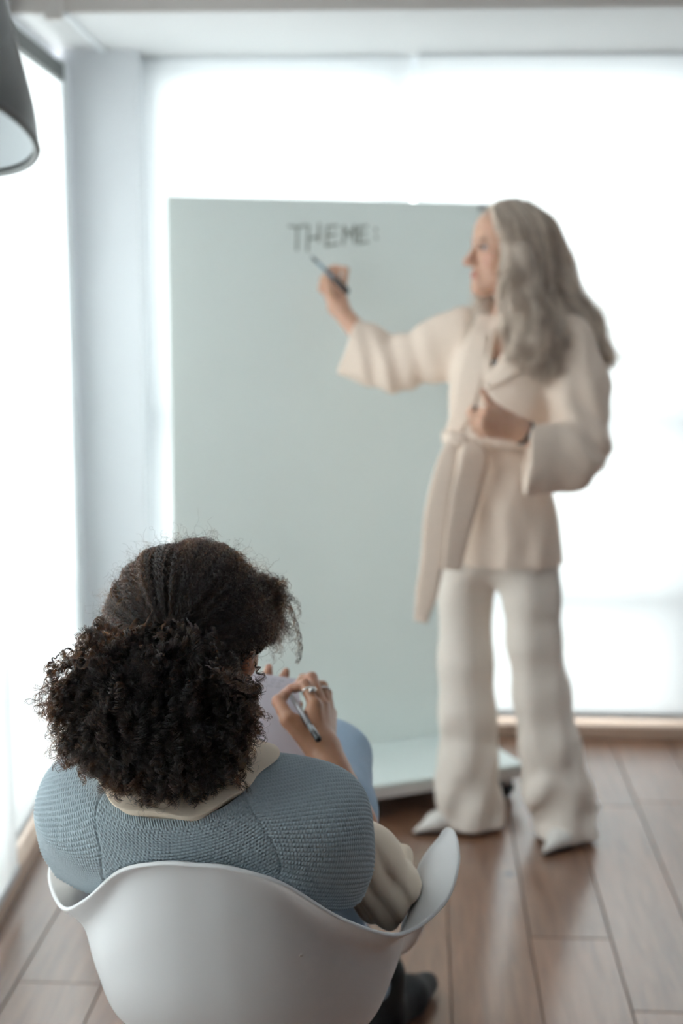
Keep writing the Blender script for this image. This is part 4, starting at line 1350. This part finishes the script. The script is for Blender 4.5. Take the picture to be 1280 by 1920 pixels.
solid_obj('jeans', in_chair(under_pad(lambda P: jf(P) + .004 * wv7(P)), .020), *bounds([(-.42, 1.85, .05), (.12, 2.80, .80)], .03), .0065, m_jean, girl, 1, GO)
def boot(ank, heel, toe):
    ank, heel, toe = (np.asarray(q, float) for q in (ank, heel, toe))
    up = np.array((0, 0, 1.0)) if abs(heel[2] - toe[2]) < .02 else np.cross(toe - heel, (0, 1, 0)) / np.linalg.norm(np.cross(toe - heel, (0, 1, 0)))
    f = union(chain([ank, heel + up * .045, heel * .45 + toe * .55 + up * .04, toe + up * .026], [.046, .042, .042, .026]), .02)
    zmin = min(heel[2], toe[2])
    g_ = (lambda P: smax(f(P), zmin + .004 - P[:, 2], .006)) if abs(heel[2] - toe[2]) < .02 else f
    o = solid_obj('boot', g_, *bounds([ank, heel, toe], .07), .005, m_boot, girl, 2, GO)
boot((.085, 2.735, .135), (.085, 2.72, 0.0), (.185, 2.90, 0.0))
boot((-.34, 2.625, .505), (-.365, 2.64, .46), (-.46, 2.74, .40))

# --- body: head, neck, shoulders, both arms and hands in one skin
gf = np.array((math.sin(math.radians(20)) * math.cos(math.radians(24)), math.cos(math.radians(20)) * math.cos(math.radians(24)), -math.sin(math.radians(24))))
GR = frame_of(gf)
GC = np.array((-.197, 1.962, 1.039))
hf_g, hg_ = head_field(GC, GR, 1.0, np.array((-.215, 1.845, .885)), .055)
trunk = union([ell((-.18, 1.91, .70), (.14, .085, .15)), seg((-.33, 1.885, .83), (-.05, 1.885, .83), .035), ell((-.16, 1.96, .55), (.14, .10, .09))], .05)
V1, F1 = solid(in_chair(union([hf_g, trunk], .04), .014), *bounds([GC + .03, (-.40, 1.78, .46), (.02, 2.1, 1.1)], .09), .0045)
V1 = relax(V1, F1, 1)
def h2(px, py, Y): return at(px, py, Y)
wr = h2(606, 1408, 2.195)
hand_right = hand_field(wr, elb + (at(616, 1440, 2.165) - elb) * .55,
    [h2(589, 1322, 2.232), h2(603, 1322, 2.252), h2(613, 1328, 2.270), h2(619, 1338, 2.286)],
    [[h2(571, 1284, 2.268), h2(546, 1292, 2.272), h2(529, 1303, 2.272)], [h2(584, 1271, 2.296), h2(568, 1273, 2.306), h2(556, 1288, 2.300)],
     [h2(604, 1287, 2.310), h2(592, 1283, 2.324), h2(582, 1296, 2.314)], [h2(613, 1300, 2.318), h2(605, 1296, 2.330), h2(598, 1306, 2.322)]],
    [h2(578, 1392, 2.190), h2(540, 1350, 2.200), h2(522, 1315, 2.235), h2(538, 1299, 2.262)], .0089, .0255, None)
arm_r = seg(elb, wr, .030, .024)
p_end, p_mid = h2(597, 1387, 2.150), h2(552, 1316, 2.250)
pax = p_mid - p_end; pax /= np.linalg.norm(pax); PL = .150
pen_room = seg(p_end - pax * .004, p_end + pax * (PL + .01), .0066)
web = union([seg(h2(568, 1372, 2.203), h2(582, 1338, 2.226), .013, .010), seg(h2(548, 1352, 2.206), h2(580, 1345, 2.222), .009, .009)], .010)
hr = in_chair(lambda P: np.maximum(smin(smin(hand_right(P), web(P), .010), arm_r(P), .015), -pen_room(P)))
V2, F2 = solid(hr, *bounds([h2(505, 1255, 2.18), h2(640, 1440, 2.34), wr, elb], .035), .0018)
V2 = relax(V2, F2, 1)
# left hand holds the pad from behind, finger tips over its top edge
hand_left = hand_field(at(452, 1400, 2.36), np.array((-.33, 2.12, .715)),
    [at(486, 1318, 2.395), at(504, 1322, 2.40), at(520, 1332, 2.40), at(534, 1346, 2.395)],
    [[at(497, 1280, 2.385), at(502, 1262, 2.372), at(504, 1251, 2.362)], [at(522, 1286, 2.398), at(532, 1270, 2.384), at(536, 1259, 2.374)],
     [at(545, 1300, 2.402), at(552, 1294, 2.398), at(555, 1292, 2.392)], [at(556, 1325, 2.400), at(560, 1322, 2.396), at(562, 1320, 2.392)]],
    [at(455, 1372, 2.38), at(440, 1340, 2.385), at(438, 1312, 2.38), at(442, 1292, 2.372)], .0088, .025)
V3, F3 = solid(hand_left, *bounds([at(430, 1250, 2.42), at(575, 1410, 2.33), (-.33, 2.12, .715)], .035), .0025)
V3 = relax(V3, F3, 1)
Vb = np.vstack([V1, V2, V3]); Fb = np.vstack([F1, F2 + len(V1), F3 + len(V1) + len(V2)])
gbody = pydata('body', Vb - GO, Fb, m_skin_g, girl, True)
colv = np.tile(np.array((0.40, 0.19, 0.105)), (len(Vb), 1))
nails = [h2(528, 1300, 2.263), h2(540, 1298, 2.256), at(504, 1250, 2.350), at(536, 1258, 2.354)]
for p in nails:
    colv = dab(colv, Vb, p, .008, (.62, .33, .27), .8)
for p in [h2(571, 1284, 2.268), h2(546, 1292, 2.272), h2(584, 1271, 2.296), h2(522, 1315, 2.235), at(502, 1262, 2.368), at(532, 1270, 2.372)]:
    colv = dab(colv, Vb, p, .016, (.50, .25, .18), .55)
colv = dab(colv, Vb, hg_(-.002, -.074, -.04), .02, (.42, .14, .08), .5)
paint(gbody, colv)
# rings
def finger_ring(a, b, t, r, w, m):
    a, b = np.asarray(a), np.asarray(b); c_ = a + (b - a) * t; d = (b - a) / np.linalg.norm(b - a)
    u = np.cross(d, (0, 1, .3)); u /= np.linalg.norm(u); v = np.cross(d, u)
    th_ = np.linspace(0, 2 * np.pi, 33)
    vv, ff = tube_geo(c_ + r * np.cos(th_)[:, None] * u + r * np.sin(th_)[:, None] * v, w, 8, False)
    o = pydata('ring', vv - GO, ff, m, girl, True)
    return o, c_
ro, rc = finger_ring(h2(589, 1322, 2.232), h2(571, 1284, 2.268), .66, .0098, .0016, m_silver)
sg = lambda P: ell(rc + np.array((.008, -.009, .004)), (.0085, .0045, .0075), frame_of((.6, -.7, .35)).T)(P)
vv, ff = solid(sg, *bounds([rc + np.array((.008, -.009, .004))], .016), .0012)
pydata('signet', vv - GO, ff, m_silver, ro, True)
finger_ring(h2(613, 1328, 2.270), h2(604, 1287, 2.310), .80, .0094, .0022, m_silver)

# --- pen and note pad
m_pen = mat('silver_grey_pen', (.42, .42, .43), .28, metal=.6)
pen = empty('pen', tuple(p_end), 0, 'slim silver pen with a black end held by the seated person', 'pen')
tube('barrel', [pax * .042, pax * .10, pax * .136], [.0043, .0043, .0036], m_pen, pen, 20)
tube('grip', [pax * .018, pax * .042], [.0048, .0048], mat('clear_grey_plastic', (.22, .23, .24), .15), pen, 20)
tube('end_cap', catmull([pax * -.002, pax * .0, pax * .004, pax * .020], 10), np.interp(np.linspace(0, 1, 10), [0, .3, 1], [.0018, .0052, .0054]), m_black, pen, 20)
tube('clip', [pax * .010 + np.array((.004, -.0035, .003)), pax * .040 + np.array((.004, -.0035, .003))], .0012, m_metal, pen, 8)
tube('tip', [pax * .136, pax * PL], [.0034, .0006], m_metal, pen, 14)
m_paper = mat('lavender_white_paper', (.70, .67, .74), .7, noise=(5, .02))
m_faint = mat('faint_pencil', (.42, .41, .45), .8)
pad = empty('note_pad', tuple(PTL + pdn * PHH), 0, 'open white note pad leaning on the seated person knee', 'notepad')
po = PTL + pdn * PHH
def slab(name, u0, u1, v0, v1, n0, n1, m, parent=pad):
    V = [PTL + pu * u + pdn * v + pn * n_ - po for n_ in (n0, n1) for u, v in ((u0, v0), (u1, v0), (u1, v1), (u0, v1))]
    return pydata(name, V, [(3, 2, 1, 0), (4, 5, 6, 7), (0, 1, 5, 4), (1, 2, 6, 5), (2, 3, 7, 6), (3, 0, 4, 7)], m, parent)
slab('page_block', 0, pw, 0, PHH, 0, .007, m_paper)
slab('cover', -.001, pw + .001, -.001, PHH + .001, -.0022, -.0002, mat('grey_pad_cover', (.42, .42, .45), .6))
random.seed(3)
for r_ in range(3):
    u = .075 + random.random() * .006
    while u < pw - .030:
        wl = random.uniform(.006, .013)
        slab('writing', u, u + wl, .008 + r_ * .0065, .0095 + r_ * .0065, .0069, .00715, m_faint)
        u += wl + .004
# ------------------------------------------------------------------ dark curly hair of the seated listener
m_curl = bpy.data.materials.new('dark_brown_curly_hair')
m_curl.use_nodes = True
_nt = m_curl.node_tree
for _n in list(_nt.nodes):
    _nt.nodes.remove(_n)
_o = _nt.nodes.new('ShaderNodeOutputMaterial')
_h = _nt.nodes.new('ShaderNodeBsdfHairPrincipled')
_h.parametrization = 'MELANIN'
_h.inputs['Melanin'].default_value = 0.985
_h.inputs['Melanin Redness'].default_value = 0.75
_h.inputs['Roughness'].default_value = 0.32
_h.inputs['Radial Roughness'].default_value = 0.4
_h.inputs['Random Color'].default_value = 0.35
_nt.links.new(_h.outputs[0], _o.inputs['Surface'])
m_core = mat('dark_hair_mass', (0.012, 0.007, 0.005), 0.9, spec=0.1)

CAPC = np.array((-.211, 1.952, 1.052)); CAPR = np.array((.117, .118, .119))
KNOT = at(325, 1200, 1.845)
puffs = [(at(250, 1335, 1.790), np.array((.104, .066, .088))), (at(372, 1355, 1.800), np.array((.074, .062, .090))), (at(300, 1405, 1.775), np.array((.096, .060, .058)))]
face_free = ell(hg_(.082, 0, -.045), np.array((.062, .090, .105)), GR)
core = union([ell(CAPC, CAPR * .93)] + [ell(c_, r_ * .80) for c_, r_ in puffs], .02)
nb_ = Waves(8, .03, .07, 51)
ear_free = ell(hg_(.012, -.098, -.050), np.array((.052, .046, .050)), GR)
coref = lambda P: smax(smax(core(P) + .003 * nb_(P), -face_free(P), .015), -ear_free(P), .012)
def keep_off_ear(S):
    return S[ear_free(S.reshape(-1, 3)).reshape(S.shape[:2]).min(1) > 0]
Vh, Fh = solid(coref, *bounds([CAPC - CAPR, CAPC + CAPR] + [c_ - r_ for c_, r_ in puffs] + [c_ + r_ for c_, r_ in puffs], .02), .005)
ghair = pydata('hair', relax(Vh, Fh, 1) - GO, Fh, m_core, girl, True)

def unit(v): return v / (np.linalg.norm(v, axis=-1, keepdims=True) + 1e-12)
R2 = np.random.default_rng(99)
# scalp hair swept back into the gathering
NSC = 10000
d0 = unit(R2.normal(size=(NSC * 2, 3)))
d0 = d0[(d0 @ GR[:, 0]) < 0.88][:NSC]
lowcut = (d0[:, 2] > -0.62)
d0 = d0[lowcut]
kd = unit((KNOT - CAPC) / CAPR)
n_ = len(d0); K = 60
t = np.linspace(0, 1, K)[None, :, None]
om = np.arccos(np.clip(d0 @ kd, -.999, .999))[:, None, None]
D = (np.sin((1 - t) * om) * d0[:, None, :] + np.sin(t * om) * kd[None, None]) / np.sin(om)
NC = 420
cd = unit(R2.normal(size=(NC, 3)))                       # neighbouring hairs lie in locks
cl = np.argmax(d0 @ cd.T, 1)
ch_ = R2.uniform(-.5, 1.0, NC)
lump = 1 + .040 * np.sin(d0 @ np.array((9.0, 4.0, 3.0)) + 1.0)[:, None, None] * np.sin(t * np.pi) ** .5
rad = (0.962 + R2.uniform(0, .045, (n_, 1, 1)) + .034 * ch_[cl][:, None, None] + .02 * np.sin(t * np.pi)) * lump
pull = .55 * smoothstep(0, .5, t)
Dc = d0 * 1.0
om_c = np.arccos(np.clip(cd[cl] @ kd, -.999, .999))[:, None, None]
Dl = (np.sin((1 - t) * om_c) * cd[cl][:, None, :] + np.sin(t * om_c) * kd[None, None]) / np.sin(om_c)
D = unit(D * (1 - pull) + Dl * pull)
S1_ = CAPC + D * CAPR * rad
f1 = R2.uniform(50, 95, NC)[cl][:, None]; ph1 = R2.uniform(0, 6.28, (NC, 3))[cl] + R2.normal(size=(n_, 3)) * .5
w = (np.sin(t[..., 0] * f1 * om[..., 0] / 1.5 + ph1[:, :1])[..., None] * unit(np.cross(D, kd)) + np.sin(t[..., 0] * f1 * om[..., 0] / 1.5 + ph1[:, 1:2])[..., None] * D) * .0022
S1_ = S1_ + w * (1 - .5 * t) + R2.normal(size=(n_, 1, 3)) * .0008
hair_object('hair_strand', keep_off_ear(S1_) - GO, m_curl, ghair, .00030, .00022)

def curls(starts, ends, lift, n_per, hr_lo, hr_hi, turns_lo, turns_hi, K=60, spread=.0022, seed=0, droop=.03, r=.0002, fray=1.0):
    """clumps of coiling strands from starts to ends"""
    rg_ = np.random.default_rng(seed)
    n = len(starts)
    t = np.linspace(0, 1, K)[None, :, None]
    mid = (starts + ends) / 2 + lift
    A = (1 - t) ** 2 * starts[:, None] + 2 * t * (1 - t) * mid[:, None] + t ** 2 * ends[:, None]
    A = A - np.array((0, 0, 1.0)) * droop * (t ** 3) + np.array((0, 0, 1.0)) * droop * t ** 3 * 0
    # slow wandering
    A = A + np.sin(t * rg_.uniform(3, 8, (n, 1, 1)) + rg_.uniform(0, 6.28, (n, 1, 3))) * .006 * t
    T = unit(np.gradient(A, axis=1))
    ref = unit(rg_.normal(size=(n, 1, 3)))
    Uv = unit(np.cross(T, ref)); Wv = np.cross(T, Uv)
    hr_ = rg_.uniform(hr_lo, hr_hi, (n, 1, 1)); tn = rg_.uniform(turns_lo, turns_hi, (n, 1, 1)); p0 = rg_.uniform(0, 6.28, (n, 1, 1))
    sgn = np.where(rg_.random((n, 1, 1)) < .5, -1, 1)
    grow = np.clip(t * 2.2, 0, 1)
    out = []
    for k in range(n_per):
        dp = rg_.normal(size=(n, 1, 1)) * .28 * fray
        sc_ = 1 + rg_.normal(size=(n, 1, 1)) * .16 * fray
        end = rg_.uniform(.86, 1.0, (n, 1, 1)) if k else 1.0
        a = p0 + dp + sgn * tn * 6.283 * t * end
        off = rg_.normal(size=(n, 1, 3)) * spread * (.35 + .65 * t)
        # resample so that strands end at different places
        out.append(A + (A[:, -1:] - A) * 0 + hr_ * sc_ * grow * (np.cos(a) * Uv + np.sin(a) * Wv) + off)
    return np.concatenate(out, 0)

# puff below the gathering: ends spread over its outside, nearest the photographer and to the sides
def puff_points(n, seed, shell=(.86, 1.06)):
    rg_ = np.random.default_rng(seed)
    w_ = np.array([.46, .32, .22])
    idx = rg_.choice(3, n, p=w_)
    d = unit(rg_.normal(size=(n, 3)) * (1, 1, 1))
    d[:, 1] = np.where(d[:, 1] > .35, -d[:, 1], d[:, 1])
    c_ = np.array([p[0] for p in puffs])[idx]; r_ = np.array([p[1] for p in puffs])[idx]
    return c_ + d * r_ * rg_.uniform(*shell, (n, 1)), d
E, dE = puff_points(560, 5)
St = KNOT + R2.normal(size=(560, 3)) * (.026, .012, .016)
lift = dE * .034 + np.array((0, -.012, -.002))
big = curls(St, E, lift, 22, .0030, .0062, 6, 12, 64, .0019, 1, .012)
hair_object('hair_strand', big - GO, m_curl, ghair, .00021, .00016)
# surface curls that show their coils, hanging over the outside
E2, d2 = puff_points(300, 8, (.92, 1.10))
S2 = E2 - d2 * .02 + np.array((0, .0, .030)) + R2.normal(size=(300, 3)) * .012
co = curls(S2, E2, d2 * .012, 15, .0030, .0060, 4, 8, 48, .0011, 2, .014, fray=.6)
hair_object('hair_strand', co - GO, m_curl, ghair, .00020, .00015)
# outline: the ends along the left edge and the bottom
rim_l = [(172, 1182), (140, 1200), (118, 1225), (98, 1260), (80, 1290), (62, 1325), (92, 1345), (100, 1385), (120, 1430), (108, 1405), (150, 1432), (200, 1450), (235, 1470), (280, 1482), (330, 1492), (368, 1503), (405, 1480), (442, 1462), (462, 1425), (478, 1385), (490, 1345), (484, 1300), (470, 1285)]
sl_, el_ = [], []
for q in rim_l:
    for _ in range(5):
        e = at(q[0] + R2.normal() * 10, q[1] + R2.normal() * 9, 1.775 + R2.normal() * .02)
        c_ = at(275 + R2.normal() * 30, 1320 + R2.normal() * 30, 1.775)
        s = e + (c_ - e) * R2.uniform(.40, .55) + np.array((0, 0, .022))
        sl_.append(s); el_.append(e)
rimc = curls(np.array(sl_), np.array(el_), np.array((0, -.004, .012)), 12, .0028, .0060, 3.5, 6.5, 56, .0009, 3, .004, fray=.5)
hair_object('hair_strand', rimc - GO, m_curl, ghair, .00020, .00015)
# bold single coils along the left edge and over the right shoulder
bold = [((190, 1195), (120, 1262)), ((165, 1215), (88, 1300)), ((150, 1240), (58, 1322)), ((140, 1290), (100, 1392)), ((160, 1330), (112, 1420)), ((180, 1360), (128, 1440)), ((210, 1385), (205, 1452)),
        ((170, 1178), (205, 1170)), ((440, 1290), (490, 1352)), ((452, 1330), (496, 1372)), ((440, 1370), (470, 1430)), ((420, 1400), (445, 1465)), ((350, 1430), (374, 1506)), ((225, 1200), (150, 1225)), ((130, 1330), (98, 1350))]
bs_ = np.array([at(a_[0], a_[1], 1.772) for a_, b_ in bold]); be_ = np.array([at(b_[0], b_[1], 1.768 + R2.normal() * .012) for a_, b_ in bold])
bc_ = curls(bs_, be_, np.array((-.006, -.006, .014)), 12, .0038, .0056, 4.2, 6.0, 90, .0006, 21, .0, fray=.22)
hair_object('hair_strand', bc_ - GO, m_curl, ghair, .00022, .00016)
# the tight dark roll at the upper left and loose curls before the face on the right
loose_s, loose_e = [], []
for a_, b_ in (((500, 1075), (532, 1212)), ((512, 1090), (540, 1195)), ((505, 1100), (522, 1225)), ((520, 1080), (556, 1225)), ((528, 1070), (558, 1160)), ((498, 1120), (512, 1200)),
               ((505, 1060), (530, 1165)), ((512, 1110), (528, 1180)), ((495, 1130), (515, 1235)), ((500, 1090), (526, 1150)), ((490, 1150), (505, 1210)), ((508, 1130), (535, 1185))):
    loose_s.append(at(a_[0] - 14, a_[1] + 12, 2.01)); loose_e.append(at(b_[0], b_[1], 2.03 + R2.normal() * .015))
lo_ = curls(np.array(loose_s), np.array(loose_e), np.array((.012, 0, .006)), 7, .0022, .0042, 6, 10, 70, .0022, 4, .0, fray=.9)
hair_object('hair_strand', lo_ - GO, m_curl, ghair, .00020, .00013)
one = curls(np.array([at(500, 1068, 2.02)]), np.array([at(556, 1242, 2.04)]), np.array((.030, 0, .012)), 14, .0026, .0030, 10, 11, 120, .0004, 14, .0, fray=.25)
hair_object('hair_strand', one - GO, m_curl, ghair, .00020, .00013)
# side volume above the ear on the right
sv_s = np.array([at(R2.uniform(450, 490), R2.uniform(1075, 1160), 1.97 + R2.normal() * .02) for _ in range(110)])
sv_e = np.array([at(min(545, s_ + 0), y_, 1.99 + R2.normal() * .02) for s_, y_ in zip(R2.normal(512, 16, 110), R2.uniform(1085, 1205, 110))])
sv = curls(sv_s, sv_e, np.array((.014, 0, .004)), 9, .0022, .0045, 4, 7, 44, .0024, 6, .0)
hair_object('hair_strand', keep_off_ear(sv) - GO, m_curl, ghair, .00020, .00014)
# frizz: single fine hairs standing off the outline
NF = 2600
df = unit(R2.normal(size=(NF, 3))); df = df[(df @ GR[:, 0] < .6)]
Sf = CAPC + df * CAPR * 1.0
Sf = Sf[df[:, 2] > -.2]; df = df[df[:, 2] > -.2]
E3, d3 = puff_points(900, 12, (.9, 1.0))
Sf = np.vstack([Sf, E3]); df = np.vstack([df, d3])
tan_ = unit(np.cross(df, R2.normal(size=df.shape)))
Ef = Sf + df * R2.gamma(2.0, .0055, (len(Sf), 1)) + tan_ * R2.normal(size=(len(Sf), 1)) * .016
fz = curls(Sf, Ef, df * .008, 1, .0012, .0036, 1.0, 3.5, 30, .0, 7, .0)
hair_object('hair_strand', fz - GO, m_curl, ghair, .00011, .00006)
# ------------------------------------------------------------------ pendant lamp near the photographer
m_shade = mat('grey_lacquered_shade', (0.20, 0.205, 0.20), 0.38, metal=0.3)
m_shade_in = mat('pale_shade_lining', (0.72, 0.76, 0.78), 0.5)
lc = at(-228, 214, 1.30)
LR = 0.142
lamp = empty('pendant_lamp', tuple(lc), 0.0, 'grey cone pendant lamp with a pale lining hanging by the left window', 'lamp')
tilt = Matrix.Rotation(math.radians(-16), 4, 'X') @ Matrix.Rotation(math.radians(9), 4, 'Y')
outer = [(LR, 0.0), (LR * 0.94, 0.03), (LR * 0.80, 0.075), (LR * 0.62, 0.13), (LR * 0.44, 0.18), (LR * 0.28, 0.218), (0.022, 0.236), (0.0, 0.238)]
oc = catmull(outer, 30); oc[:, 0] = np.maximum(oc[:, 0], 0)
lathe('shade', oc, m_shade, lamp, 64, tilt)
ic = oc.copy(); ic[:, 0] = np.maximum(ic[:, 0] - 0.004, 0); ic[:, 1] -= 0.003
lathe('lining', ic[1:], m_shade_in, lamp, 64, tilt)
th = np.linspace(0, 2 * np.pi, 65)
V_, F_ = tube_geo(np.stack([LR * .985 * np.cos(th), LR * .985 * np.sin(th), 0 * th], -1), 0.0035, 8, False)
o = pydata('rim', V_, F_, m_shade, lamp, True); o.data.transform(tilt)
tip = tilt @ Vector((0, 0, 0.225))
tube('socket', [tip, tilt @ Vector((0, 0, 0.28))], [0.022, 0.016], m_black, lamp, 16)
e0 = tilt @ Vector((0, 0, 0.275))
tube('cord', catmull([e0, e0 + Vector((0.004, -0.008, 0.06)), e0 + Vector((0.0, -0.01, 0.2)), Vector((e0[0], e0[1] - 0.01, Z_CEIL - lc[2]))], 20), 0.003, m_black, lamp, 8)
lathe('canopy', [(0.0, -0.025), (0.04, -0.022), (0.048, 0.0)], m_black, lamp, 24, Matrix.Translation((e0[0], e0[1] - 0.01, Z_CEIL - lc[2])))
